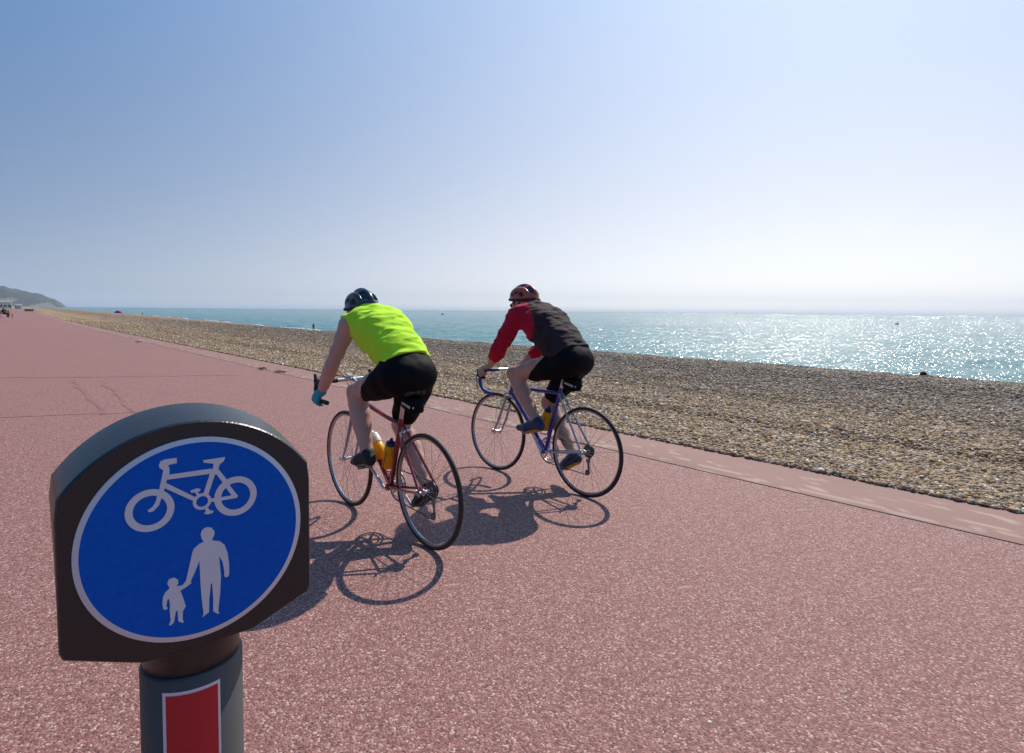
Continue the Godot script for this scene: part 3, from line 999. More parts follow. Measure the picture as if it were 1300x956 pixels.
func wheel(o: Node3D, c: Vector3, turn: float, rear: bool, k: Dictionary) -> void:
	var R := 0.336
	var w := Node3D.new()
	w.name = "wheel"
	o.add_child(w, true)
	w.transform = Transform3D(Basis(Vector3.UP, turn), c)
	var mb := MB.new()
	var ring := []
	for i in 72: ring.append(Vector3(0, cos(TAU * i / 72) * (R - 0.014), sin(TAU * i / 72) * (R - 0.014)))
	mb.tube(ring, [0.014], 10, true, false, 1.0, Vector3.RIGHT)
	part(w, "tyre", mb, k.tyre)
	mb = MB.new()
	mb.lathe([Vector2(0.302, -0.0055), Vector2(0.299, 0.0), Vector2(0.302, 0.0055), Vector2(0.304, 0.0088), Vector2(0.3155, 0.0095)], Vector3.ZERO, Vector3.RIGHT, 72)
	mb.lathe([Vector2(0.3155, -0.0095), Vector2(0.304, -0.0088), Vector2(0.302, -0.0055)], Vector3.ZERO, Vector3.RIGHT, 72)
	part(w, "rim", mb, k.rim)
	mb = MB.new()
	var hw := 0.062 if rear else 0.048
	mb.lathe([Vector2(0.0, -hw), Vector2(0.008, -hw), Vector2(0.008, -0.034), Vector2(0.021, -0.034), Vector2(0.021, -0.030), Vector2(0.011, -0.027), Vector2(0.011, 0.027), Vector2(0.021, 0.030), Vector2(0.021, 0.034), Vector2(0.008, 0.034), Vector2(0.008, hw), Vector2(0.0, hw)], Vector3.ZERO, Vector3.RIGHT, 18)
	part(w, "hub", mb, M.alu)
	var sp := MB.new()
	sp.tube([Vector3(0, 0.02, 0), Vector3(0, 0.301, 0)], [0.0011], 5)
	var sm := sp.build(false, true)
	for i in 28:
		var side := 1.0 if i % 2 else -1.0
		var lean := 0.055 if (i / 2) % 2 else -0.055
		var s := part(w, "spoke", sm, M.spoke)
		s.transform = Transform3D(Basis(Vector3.RIGHT, TAU * i / 28.0 + lean) * Basis(Vector3.BACK, side * 0.105), Vector3(side * 0.031, 0, 0))
	if rear:
		mb = MB.new()
		for g in 8:
			var r := 0.05 - 0.003 * g
			mb.lathe([Vector2(0.012, 0.028 + g * 0.004), Vector2(r, 0.028 + g * 0.004), Vector2(r, 0.030 + g * 0.004), Vector2(0.012, 0.030 + g * 0.004)], Vector3.ZERO, Vector3.RIGHT, 24)
		part(w, "cassette", mb, M.chain)
	else:
		rod(w, "quick_release", [Vector3(-0.052, 0, 0), Vector3(-0.066, 0.004, 0), Vector3(-0.068, 0.03, 0.02)], [0.009, 0.007, 0.004], M.alu, 8)

func bicycle(called: String, label: String, tr: Transform3D, k: Dictionary) -> Node3D:
	var o := base(called, tr)
	tag(o, label, "bicycle", "road bicycles ridden along the path")
	var bb := L(0.412, 0.268, 0)
	var ra := L(0.0, 0.336, 0)
	var fa := L(0.99, 0.336, 0)
	wheel(o, ra, 0.0, true, k)
	wheel(o, fa, k.steer, false, k)
	var lug: Vector3 = k.lug
	var ht: Vector3 = k.head_top
	var hbt: Vector3 = k.head_low
	var up := (ht - hbt).normalized()
	# frame tubes
	rod(o, "seat_tube", [bb, lug + (lug - bb).normalized() * 0.035], [0.0155], k.seat_paint, 12)
	rod(o, "top_tube", [lug.lerp(ht, 0.02) - up * 0.012, ht - up * 0.03], [0.0145], k.paint, 12)
	rod(o, "down_tube", [bb, hbt + up * 0.03], [0.0185, 0.0175], k.paint, 12)
	rod(o, "head_tube", [hbt, ht], [0.019], k.paint, 12)
	for s in [-1.0, 1.0]:
		rod(o, "chain_stay", arc([bb + Vector3(s * 0.02, 0, 0), bb.lerp(ra, 0.4) + Vector3(s * 0.034, -0.004, 0), ra + Vector3(s * 0.062, 0, -0.012)], 4), [0.011, 0.011, 0.011, 0.010, 0.009, 0.009, 0.008, 0.008, 0.008], k.stay_paint, 8)
		rod(o, "seat_stay", arc([lug + Vector3(s * 0.015, -0.01, 0.005), lug.lerp(ra, 0.25) + Vector3(s * 0.03, 0, 0), ra + Vector3(s * 0.062, 0.012, 0)], 4), [0.0085], k.stay_paint, 8)
		rod(o, "dropout", [ra + Vector3(s * 0.062, 0.016, 0), ra + Vector3(s * 0.062, -0.02, 0)], [0.012], M.steel, 8, 0.3, Vector3.BACK)
	var mb := MB.new()
	mb.lathe([Vector2(0, -0.036), Vector2(0.019, -0.036), Vector2(0.021, -0.03), Vector2(0.021, 0.03), Vector2(0.019, 0.036), Vector2(0, 0.036)], bb, Vector3.RIGHT, 18)
	part(o, "bottom_bracket", mb, k.paint)
	# fork
	var crown: Vector3 = hbt - up * 0.025
	rod(o, "fork_crown", [crown + Vector3(-0.04, 0, 0), crown + Vector3(0.04, 0, 0)], [0.013], k.fork_paint, 10)
	for s in [-1.0, 1.0]:
		rod(o, "fork_blade", arc([crown + Vector3(s * 0.036, 0, 0), crown.lerp(fa, 0.55) + Vector3(s * 0.043, 0, 0.012), crown.lerp(fa, 0.85) + Vector3(s * 0.046, 0, 0.009), fa + Vector3(s * 0.047, 0, 0)], 4), [0.0125, 0.0125, 0.012, 0.0115, 0.011, 0.0105, 0.0095, 0.009, 0.0085, 0.008, 0.0075, 0.007, 0.007], k.fork_paint, 8)
	for q in [[crown + Vector3(0, 0.012, -0.022), -0.03], [lug.lerp(ra, 0.16) + Vector3(0, 0, 0.012), 0.02]]:
		mb = MB.new()
		for s in [-1.0, 1.0]:
			mb.tube(arc([q[0] + Vector3(s * 0.004, 0.022, 0), q[0] + Vector3(s * 0.034, 0.012, 0), q[0] + Vector3(s * 0.030, -0.028, 0)], 4), [0.007, 0.009, 0.007], 8)
			mb.box(q[0] + Vector3(s * 0.022, -0.033, 0), Vector3(0.014, 0.012, 0.045))
		part(o, "brake_caliper", mb, M.alu)
	# seat post and saddle
	var post := (lug - bb).normalized()
	var top: Vector3 = lug + post * ((k.saddle - lug.y - 0.045) / post.y)
	rod(o, "seat_post", [lug, top], [0.0135], M.alu, 12)
	var sd := Body.new()
	sd.k = 0.02
	var sy: float = k.saddle
	var sa := -top.z
	for w in [-1.0, 1.0]:
		sd.bone(L(sa - 0.11, sy - 0.022, w * 0.045), L(sa + 0.02, sy - 0.02, w * 0.022), 0.026, 0.018)
	sd.bone(L(sa - 0.12, sy - 0.02, 0), L(sa + 0.13, sy - 0.016, 0), 0.022, 0.016)
	sd.bone(L(sa + 0.13, sy - 0.016, 0), L(sa + 0.14, sy - 0.03, 0), 0.016, 0.012)
	mb = MB.new()
	sd.into(mb, 0.007)
	var saddle := part(o, "saddle", mb, M.leather)
	for s in [-1.0, 1.0]:
		rod(saddle, "saddle_rail", arc([L(sa - 0.10, sy - 0.035, s * 0.02), L(sa - 0.04, sy - 0.052, s * 0.02), L(sa + 0.05, sy - 0.05, s * 0.02), L(sa + 0.12, sy - 0.03, s * 0.01)], 4), [0.0035], M.steel, 6)
	# saddle bag
	mb = MB.new()
	var bg := L(sa - 0.085, sy - 0.095, 0)
	var tilt := Basis(Vector3.RIGHT, 0.22)
	var bagb := Body.new()
	bagb.k = 0.02
	for w in [-1.0, 1.0]:
		for q in [-1.0, 1.0]:
			bagb.bone(bg + tilt * Vector3(w * 0.028, q * 0.024, -0.05), bg + tilt * Vector3(w * 0.032, q * 0.030, 0.045), 0.016, 0.018)
	bagb.bone(bg + tilt * Vector3(0, 0, -0.05), bg + tilt * Vector3(0, 0, 0.045), 0.038, 0.042)
	bagb.into(mb, 0.008)
	var bag := part(o, "saddle_bag", mb, M.black_cloth)
	mb = MB.new()
	mb.box(bg + tilt * Vector3(0, 0.0, 0.066), Vector3(0.085, 0.016, 0.006), tilt, 0.002)
	mb.box(bg + tilt * Vector3(-0.053, 0.0, 0.01), Vector3(0.004, 0.016, 0.09), tilt, 0.001)
	part(bag, "reflective_strip", mb, M.grey_reflect)
	# stem and drop handlebar
	var bar: Vector3 = k.bar
	var st: Vector3 = ht + up * k.rise
	rod(o, "stem", arc([ht, st, st.lerp(bar, 0.25) + up * 0.008, bar], 4), [0.0125, 0.0125, 0.013, 0.0135], M.alu, 12)
	rod(o, "handlebar", [bar + Vector3(-0.12, 0, 0), bar + Vector3(0.12, 0, 0)], [0.0128], M.alu, 12)
	for s in [-1.0, 1.0]:
		var path := []
		for q in k.drop: path.append(L(q[0], q[1], s * q[2]))
		rod(o, "bar_tape", arc(path, 6), [0.0155], k.tape, 10)
		var h0 := L(k.hood[0], k.hood[1], s * 0.205)
		mb = MB.new()
		var hd := Body.new()
		hd.k = 0.02
		hd.bone(h0 + Vector3(0, -0.015, 0.045), h0 + Vector3(0, 0.004, -0.01), 0.017, 0.018)
		hd.bone(h0 + Vector3(0, 0.004, -0.01), h0 + Vector3(0, 0.042, -0.035), 0.017, 0.012)
		hd.into(mb, 0.007)
		part(o, "brake_hood", mb, M.black_rubber)
		rod(o, "brake_lever", arc([h0 + Vector3(0, 0.015, -0.04), h0 + Vector3(0, -0.04, -0.048), h0 + Vector3(0, -0.10, -0.03), h0 + Vector3(0, -0.125, -0.02)], 4), [0.008, 0.008, 0.007, 0.006], M.dark_alu, 8, 0.6)
		rod(o, "brake_cable", arc([h0 + Vector3(-s * 0.01, 0.02, -0.02), bar + Vector3(s * 0.12, 0.07, -0.06), bar + Vector3(s * 0.02, 0.0, -0.06), crown + Vector3(s * 0.01, 0.06, -0.03)], 6), [0.0022], M.black_rubber, 5)
	if k.has("computer"):
		mb = MB.new()
		mb.box(bar + L(0.0, 0.028, -0.02), Vector3(0.045, 0.014, 0.06), Basis(Vector3.RIGHT, 0.25), 0.005)
		part(o, "cycle_computer", mb, M.grey_reflect)
	# drive train
	var cw := -1.0
	for s in [-1.0, 1.0]:
		var pd: Vector3 = bb + Vector3(s * 0.075, k.crank[1] * -s, k.crank[0] * s)
		var c := rod(o, "crank", [bb + Vector3(s * 0.05, 0, 0), pd], [0.012, 0.009], M.alu, 8)
		mb = MB.new()
		mb.box(pd + Vector3(s * 0.045, 0, 0), Vector3(0.06, 0.014, 0.075), Basis(Vector3.RIGHT, 0.3 * cw), 0.004)
		mb.tube([pd, pd + Vector3(s * 0.03, 0, 0)], [0.006], 8)
		part(c, "pedal", mb, M.dark_alu)
	for r in [0.103, 0.082]:
		mb = MB.new()
		var x0 := 0.046 if r > 0.1 else 0.040
		mb.lathe([Vector2(r - 0.014, x0 - 0.0015), Vector2(r, x0 - 0.001), Vector2(r, x0 + 0.001), Vector2(r - 0.014, x0 + 0.0015), Vector2(r - 0.014, x0 - 0.0015)], bb, Vector3.RIGHT, 48, false)
		for i in 5:
			var g := TAU * i / 5
			mb.tube([bb + Vector3(x0, 0, 0), bb + Vector3(x0, cos(g) * (r - 0.01), sin(g) * (r - 0.01))], [0.008, 0.006], 6)
		part(o, "chainring", mb, M.alu)
	var cx := 0.045
	var chain := []
	for i in 13:
		var g := PI * 0.5 - PI * i / 12.0
		chain.append(bb + Vector3(cx, sin(g) * 0.104, -cos(g) * 0.104))
	var jock := ra + Vector3(cx, -0.165, -0.015)
	chain.append(jock + Vector3(0, -0.02, -0.01))
	chain.append(jock + Vector3(0, 0.0, 0.022))
	chain.append(ra + Vector3(cx, -0.085, -0.02))
	chain.append(ra + Vector3(cx, -0.045, 0.005))
	for i in 7:
		var g := PI * i / 6.0
		chain.append(ra + Vector3(cx, -cos(g) * 0.042, sin(g) * 0.042))
	mb = MB.new()
	mb.tube(chain, [0.0038], 6, true, false)
	part(o, "chain", mb, M.chain)
	mb = MB.new()
	mb.tube([ra + Vector3(0.065, -0.03, -0.005), ra + Vector3(cx + 0.01, -0.075, -0.015)], [0.012, 0.010], 8)
	mb.box(ra + Vector3(cx + 0.006, -0.12, -0.012), Vector3(0.008, 0.10, 0.02), Basis(Vector3.RIGHT, -0.1), 0.003)
	mb.lathe([Vector2(0.0, -0.004), Vector2(0.022, -0.004), Vector2(0.022, 0.004), Vector2(0.0, 0.004)], jock, Vector3.RIGHT, 14)
	mb.lathe([Vector2(0.0, -0.004), Vector2(0.018, -0.004), Vector2(0.018, 0.004), Vector2(0.0, 0.004)], ra + Vector3(cx, -0.078, -0.012), Vector3.RIGHT, 14)
	part(o, "rear_derailleur", mb, M.dark_alu)
	rod(o, "rear_skewer", [ra + Vector3(-0.07, 0, 0), ra + Vector3(-0.085, 0.0, 0), ra + Vector3(-0.087, 0.03, 0.02)], [0.010, 0.008, 0.004], M.alu, 8)
	# bottle cages
	for q in k.cages:
		mb = MB.new()
		var a: Vector3 = q[0]
		var d: Vector3 = (q[1] - q[0]).normalized()
		var side: Vector3 = q[2].normalized()
		for s in [-1.0, 1.0]:
			mb.tube(arc([a - side * 0.01, a + Vector3(s * 0.042, 0, 0) + side * 0.03, a + Vector3(s * 0.042, 0, 0) + side * 0.03 + d * 0.10, a + side * 0.075 + d * 0.12], 4), [0.003], 6)
		mb.tube([a - side * 0.003, a - side * 0.003 + d * 0.14], [0.005], 6)
		part(o, "bottle_cage", mb, M.dark_alu)
	return o

func bottle(tr: Transform3D, foot: Vector3, top: Vector3, label: String, lower: Material, upper: Material, cap: Material) -> void:
	var o := base("water_bottle", tr)
	tag(o, label, "bottle", "water bottles on the bicycles")
	var ax := (top - foot).normalized()
	var mb := MB.new()
	mb.lathe([Vector2(0.0, 0.0), Vector2(0.033, 0.0), Vector2(0.0365, 0.004), Vector2(0.0365, 0.085), Vector2(0.0345, 0.090), Vector2(0.0345, 0.098), Vector2(0.0365, 0.103)], foot, ax, 22)
	part(o, "body", mb, lower)
	mb = MB.new()
	mb.lathe([Vector2(0.0365, 0.103), Vector2(0.0365, 0.142), Vector2(0.033, 0.153), Vector2(0.029, 0.157)], foot, ax, 22)
	part(o, "shoulder", mb, upper)
	mb = MB.new()
	mb.lathe([Vector2(0.031, 0.156), Vector2(0.031, 0.172), Vector2(0.024, 0.178), Vector2(0.011, 0.181), Vector2(0.010, 0.198), Vector2(0.007, 0.203), Vector2(0.0, 0.204)], foot, ax, 20)
	part(o, "cap", mb, cap)

# ------------------------------------------------------------------ riders
func hand(bd: Body, wrist: Vector3, grip: Vector3, axis: Vector3, out: Vector3, bar_r: float, side: float, g := 0.0) -> void:
	# palm behind the bar, four fingers of unequal length curled round it, thumb coming off the side of the palm the other way
	axis = axis.normalized()
	out = (out - axis * out.dot(axis)).normalized()
	var turn := axis.cross(out) * side
	var pr := bar_r + 0.012 + g
	for f in 4:
		var along := axis * (0.030 - 0.020 * f)
		var c := grip + along
		bd.bone(wrist, c + out * (pr + 0.006), 0.021 + g, 0.014 + g)
		var reach: float = [3.3, 3.7, 3.5, 2.9][f]
		var last := c + out * (pr + 0.004)
		for s in 5:
			var a := reach * (s + 1) / 5.0
			var nx := c + (out * cos(a) + turn * sin(a)) * (pr + 0.002)
			bd.bone(last, nx, 0.0092 + g - 0.0006 * s, 0.0088 + g - 0.0006 * s)
			last = nx
	var tb := wrist.lerp(grip + axis * 0.034 + out * pr, 0.45)
	var last2 := tb
	for s in 4:
		var a := -0.25 - 0.55 * s
		var nx := grip + axis * (0.046 + 0.004 * s) + (out * cos(a) + turn * sin(a)) * (pr + 0.003)
		bd.bone(last2, nx, 0.013 + g - 0.0012 * s, 0.012 + g - 0.0012 * s)
		last2 = nx

func limb(bd: Body, a: Vector3, b: Vector3, rs: Array) -> void:
	# a tapered limb: radii given at even steps
	for i in rs.size() - 1:
		bd.bone(a.lerp(b, float(i) / (rs.size() - 1)), a.lerp(b, float(i + 1) / (rs.size() - 1)), rs[i], rs[i + 1])

func torso(bd: Body, j: Dictionary, g: float) -> void:
	for s in [-1.0, 1.0]:
		var x := Vector3(s, 0, 0)
		bd.bone(j.pelvis + x * j.wp, j.waist + x * j.ww, j.rp + g, j.rw + g)
		bd.bone(j.waist + x * j.ww, j.chest + x * j.wc, j.rw + g, j.rc + g)
		bd.bone(j.chest + x * j.wc, j.yoke + x * j.wy, j.rc + g, j.ry + g)
	bd.bone(j.pelvis, j.waist, j.rp + g, j.rw + g)
	bd.bone(j.waist, j.chest, j.rw + g, j.rc + g)
	bd.bone(j.yoke, j.nape, j.ry + g, 0.062 + g)
	bd.bone(j.yoke, j.sh_l, j.ry + g - 0.01, 0.055 + g)
	bd.bone(j.yoke, j.sh_r, j.ry + g - 0.01, 0.055 + g)

func shoe(p: Node3D, j: Dictionary, s: String, m: Material, sole: Material) -> void:
	var an: Vector3 = j["ank_" + s]; var he: Vector3 = j["heel_" + s]; var ba: Vector3 = j["ball_" + s]; var to: Vector3 = j["toe_" + s]
	var bd := Body.new()
	bd.k = 0.02
	bd.bone(an.lerp(he, 0.35), he, 0.036, 0.032)
	bd.bone(an.lerp(he, 0.3) , ba, 0.042, 0.040)
	bd.bone(he, ba, 0.032, 0.036)
	bd.bone(ba, to, 0.038, 0.024)
	var mb := MB.new()
	bd.into(mb, 0.008)
	var sh := part(p, "shoe", mb, m)
	var dn := (to - he).normalized().cross(Vector3.RIGHT).normalized()
	if dn.y > 0: dn = -dn
	bd = Body.new()
	bd.k = 0.012
	bd.bone(he + dn * 0.026, ba + dn * 0.030, 0.016, 0.018)
	bd.bone(ba + dn * 0.030, to + dn * 0.014, 0.018, 0.014)
	bd.bone(he + dn * 0.026 + Vector3(0.014, 0, 0), ba + dn * 0.030 + Vector3(0.022, 0, 0), 0.012, 0.014)
	bd.bone(he + dn * 0.026 - Vector3(0.014, 0, 0), ba + dn * 0.030 - Vector3(0.022, 0, 0), 0.012, 0.014)
	mb = MB.new()
	bd.into(mb, 0.008)
	part(sh, "sole", mb, sole)

func helmet(p: Node3D, c: Vector3, pitch: float, shell: Color, vent: Color, label: String) -> void:
	# ribbed road helmet: long ridges with sunken dark vents between them, tail at the back
	var mb := MB.new()
	var b := Basis(Vector3.RIGHT, pitch)
	var na := 64; var nb := 64
	for i in na + 1:
		var a := PI * i / na                       # 0 front rim, over the crown, PI back rim
		for j in nb + 1:
			var q := lerpf(-1.0, 1.0, float(j) / nb)  # side to side
			var lat := q * PI * 0.5
			var d := Vector3(sin(lat), cos(lat) * sin(a), -cos(lat) * cos(a))
			var rib := cos(q * PI * 4.2)
			var mid := smoothstep(0.08, 0.16, i / float(na)) * (1.0 - smoothstep(0.84, 0.93, i / float(na))) * (1.0 - smoothstep(0.70, 0.82, absf(q)))
			var bridge := smoothstep(0.80, 0.97, cos(a * 6.0 + 0.6))
			var sunk := mid * smoothstep(0.15, -0.25, rib) * (1.0 - bridge)
			var r := 1.0 + 0.035 * mid * maxf(rib, 0.0) - 0.13 * sunk
			var ext := Vector3(0.098, 0.118, 0.142)
			var pt := d * ext * r
			if d.z > 0.0: pt.z *= 1.0 + 0.14 * d.z * (0.4 + 0.6 * d.y)
			pt.y -= 0.012 * absf(sin(lat)) * (1.0 - absf(d.z))
			mb.col = shell.lerp(vent, clampf(sunk * 1.6, 0.0, 1.0))
			mb.vert(c + b * pt, (b * d).normalized())
	for i in na:
		for j in nb:
			mb.quad(i * (nb + 1) + j, i * (nb + 1) + j + 1, (i + 1) * (nb + 1) + j + 1, (i + 1) * (nb + 1) + j)
	smooth(mb)
	var m := paint(Color.WHITE)
	m.vertex_color_use_as_albedo = true
	m.clearcoat = 0.5
	var h := part(p, "helmet", mb, m, label)
	mb = MB.new()
	var rim := []
	for i in 40:
		var g := TAU * i / 40
		rim.append(c + b * Vector3(sin(g) * 0.095, -0.006 - 0.012 * absf(sin(g)), -cos(g) * (0.139 if cos(g) > 0.0 else 0.150)))
	mb.tube(rim, [0.012], 8, true, false)
	part(h, "rim", mb, M.black_rubber)
	mb = MB.new()
	mb.tube(arc([c + b * Vector3(-0.07, -0.02, 0.10), c + b * Vector3(0, -0.045, 0.135), c + b * Vector3(0.07, -0.02, 0.10)], 6), [0.006], 6)
	part(h, "retention_band", mb, M.grey_reflect)
	mb = MB.new()
	for s in [-1.0, 1.0]:
		mb.tube([c + b * Vector3(s * 0.086, -0.01, -0.04), c + b * Vector3(s * 0.075, -0.09, -0.02), c + b * Vector3(s * 0.02, -0.155, -0.05)], [0.004], 5)
		mb.tube([c + b * Vector3(s * 0.084, -0.01, 0.06), c + b * Vector3(s * 0.075, -0.09, -0.02)], [0.004], 5)
	part(h, "strap", mb, M.black_rubber)

func rider(label: String, tr: Transform3D, j: Dictionary, k: Dictionary) -> void:
	var o := base("person", tr)
	tag(o, label, "person", "cyclists riding along the path")
	# ---- one continuous body
	var mb := MB.new()
	var bd := Body.new()
	bd.k = 0.035
	torso(bd, j, 0.0)
	for s in ["l", "r"]:
		limb(bd, j["hip_" + s], j["knee_" + s], [0.088, 0.086, 0.076, 0.062, 0.055])
		limb(bd, j["knee_" + s], j["ank_" + s], [0.053, 0.055, 0.058, 0.050, 0.040, 0.035])
		bd.bone(j["ank_" + s], j["heel_" + s].lerp(j["ball_" + s], 0.3), 0.034, 0.03)
		limb(bd, j["sh_" + s], j["elb_" + s], [0.052, 0.046, 0.042, 0.039])
		limb(bd, j["elb_" + s], j["wri_" + s], [0.038, 0.040, 0.034, 0.028, 0.026])
	bd.bone(j.nape, j.skull, 0.056, 0.055)
	bd.into(mb, 0.011)
	# head with face
	var hd := Body.new()
	hd.k = 0.02
	var sk: Vector3 = j.skull
	var hb := Basis(Vector3.RIGHT, j.nod) 
	hd.bone(sk + hb * Vector3(0, 0.0, 0.022), sk + hb * Vector3(0, 0.0, -0.022), 0.080, 0.078)
	for s in [-1.0, 1.0]:
		hd.bone(sk + hb * Vector3(s * 0.02, -0.03, -0.045), sk + hb * Vector3(s * 0.03, -0.075, -0.045), 0.046, 0.036)
		hd.bone(sk + hb * Vector3(s * 0.079, -0.015, 0.002), sk + hb * Vector3(s * 0.083, -0.045, -0.004), 0.012, 0.008)
		hd.bone(sk + hb * Vector3(s * 0.05, -0.028, -0.075), sk + hb * Vector3(s * 0.032, -0.034, -0.082), 0.014, 0.014)
	hd.bone(sk + hb * Vector3(0, -0.115, -0.065), sk + hb * Vector3(0, -0.11, -0.083), 0.026, 0.016)
	hd.bone(sk + hb * Vector3(0, -0.025, -0.092), sk + hb * Vector3(0, -0.055, -0.112), 0.010, 0.012)
	hd.bone(sk + hb * Vector3(-0.018, -0.088, -0.088), sk + hb * Vector3(0.018, -0.088, -0.088), 0.009, 0.009)
	hd.bone(sk + hb * Vector3(0, -0.05, 0.015), j.nape, 0.058, 0.055)
	hd.into(mb, 0.008)
	var hands := Body.new()
	hands.k = 0.007
	for s in ["l", "r"]:
		var q: Array = k["grip_" + s]
		hand(hands, j["wri_" + s], q[0], q[1], q[2], 0.0155, -1.0 if s == "l" else 1.0)
	hands.into(mb, 0.0055)
	part(o, "body", mb, k.skin)
	# eyes
	for s in [-1.0, 1.0]:
		mb = MB.new()
		mb.ball(sk + hb * Vector3(s * 0.032, -0.03, -0.086), Basis.IDENTITY.scaled(Vector3.ONE * 0.011), 8, 6)
		part(o, "eye", mb, M.grey_reflect)
	# ---- shorts
	var folds := fnl(FastNoiseLite.TYPE_SIMPLEX_SMOOTH, 9.0, 2, 5 + int(j.wp * 1000))
	bd = Body.new()
	bd.k = 0.05
	bd.noise = folds; bd.amp = 0.003
	bd.bone(j.pelvis + Vector3(-j.wp, 0, 0), j.waist + Vector3(-j.ww, 0, 0), j.rp + 0.008, j.rw + 0.008)
	bd.bone(j.pelvis + Vector3(j.wp, 0, 0), j.waist + Vector3(j.ww, 0, 0), j.rp + 0.008, j.rw + 0.008)
	bd.bone(j.pelvis, j.waist, j.rp + 0.008, j.rw + 0.008)
	for s in ["l", "r"]:
		limb(bd, j["hip_" + s], j["knee_" + s], [0.100, 0.097, 0.087, 0.071, 0.063])
		var d: Vector3 = (j["knee_" + s] - j["hip_" + s]).normalized()
		bd.planes.append([d, d.dot(j["hip_" + s].lerp(j["knee_" + s], k.short_end)), -1.0 if s == "l" else 1.0])
	var sp: Vector3 = (j.waist - j.pelvis).normalized()
	bd.planes.append([sp, sp.dot(j.pelvis.lerp(j.waist, 0.60)), 0])
	mb = MB.new()
	bd.into(mb, 0.010)
	part(o, "shorts", mb, M.black_cloth)
	# ---- top
	bd = Body.new()
	bd.k = 0.04
	bd.noise = fnl(FastNoiseLite.TYPE_SIMPLEX_SMOOTH, 6.5, 2, 9 + int(j.wp * 1000)); bd.amp = 0.014
	bd.stretch = Vector3(0.75, 2.4, 1.9)
	torso(bd, j, 0.020)
	if k.sleeve > 0.0:
		for s in ["l", "r"]:
			limb(bd, j["sh_" + s], j["elb_" + s], [0.066, 0.062, 0.058, 0.054])
			limb(bd, j["elb_" + s], j["elb_" + s].lerp(j["wri_" + s], k.sleeve), [0.053, 0.052, 0.046])
	var hem: Vector3 = j.pelvis.lerp(j.waist, k.hem)
	bd.planes.append([-sp, -sp.dot(hem), 0])
	var nk: Vector3 = (j.skull - j.yoke).normalized()
	bd.planes.append([nk, nk.dot(j.nape) + 0.025, 0])
	if k.sleeve <= 0.0:
		for s in ["l", "r"]:
			var sgn := -1.0 if s == "l" else 1.0
			var ad := (Vector3(sgn, -0.25, -0.05)).normalized()
			bd.planes.append([ad, ad.dot(j["sh_" + s] + Vector3(sgn * 0.022, 0, 0)), sgn])
	else:
		for s in ["l", "r"]:
			var sgn := -1.0 if s == "l" else 1.0
			var d: Vector3 = (j["wri_" + s] - j["elb_" + s]).normalized()
			bd.planes.append([d, d.dot(j["elb_" + s].lerp(j["wri_" + s], k.sleeve)), sgn])
	bd.tint = k.dye
	mb = MB.new()
	bd.into(mb, 0.010)
	part(o, "jersey" if k.sleeve > 0.0 else "vest", mb, M.dyed_cloth, k.top_label)
	# ---- shoes, gloves, headgear
	shoe(o, j, "l", k.shoe, k.sole)
	shoe(o, j, "r", k.shoe, k.sole)
	if k.has("glove"):
		for s in ["l", "r"]:
			var q: Array = k["grip_" + s]
			var gb := Body.new()
			gb.k = 0.008
			hand(gb, j["wri_" + s], q[0], q[1], q[2], 0.0155, -1.0 if s == "l" else 1.0, 0.003)
			gb.bone(j["wri_" + s], j["wri_" + s].lerp(j["elb_" + s], 0.06), 0.031, 0.031)
			mb = MB.new()
			gb.into(mb, 0.0065)
			part(o, "glove", mb, k.glove, "turquoise padded cycling glove")
	var hr := Body.new()
	hr.k = 0.02
	hr.bone(sk + hb * Vector3(0, -0.005, 0.03), sk + hb * Vector3(0, -0.05, 0.045), 0.078, 0.060)
	mb = MB.new()
	hr.into(mb, 0.010)
	part(o, "hair", mb, k.hair)
	helmet(o, sk + hb * Vector3(0, 0.018, 0.004), j.nod + k.helmet_tilt, k.helmet, k.vent, k.helmet_label)
	if k.has("glasses"):
		mb = MB.new()
		for s in [-1.0, 1.0]:
			mb.tube([sk + hb * Vector3(s * 0.082, -0.02, 0.0), sk + hb * Vector3(s * 0.075, -0.022, -0.08)], [0.003], 6)
			mb.ball(sk + hb * Vector3(s * 0.035, -0.032, -0.098), hb * Basis.from_scale(Vector3(0.033, 0.020, 0.012)), 12, 8)
		part(o, "sunglasses", mb, M.black_gloss)

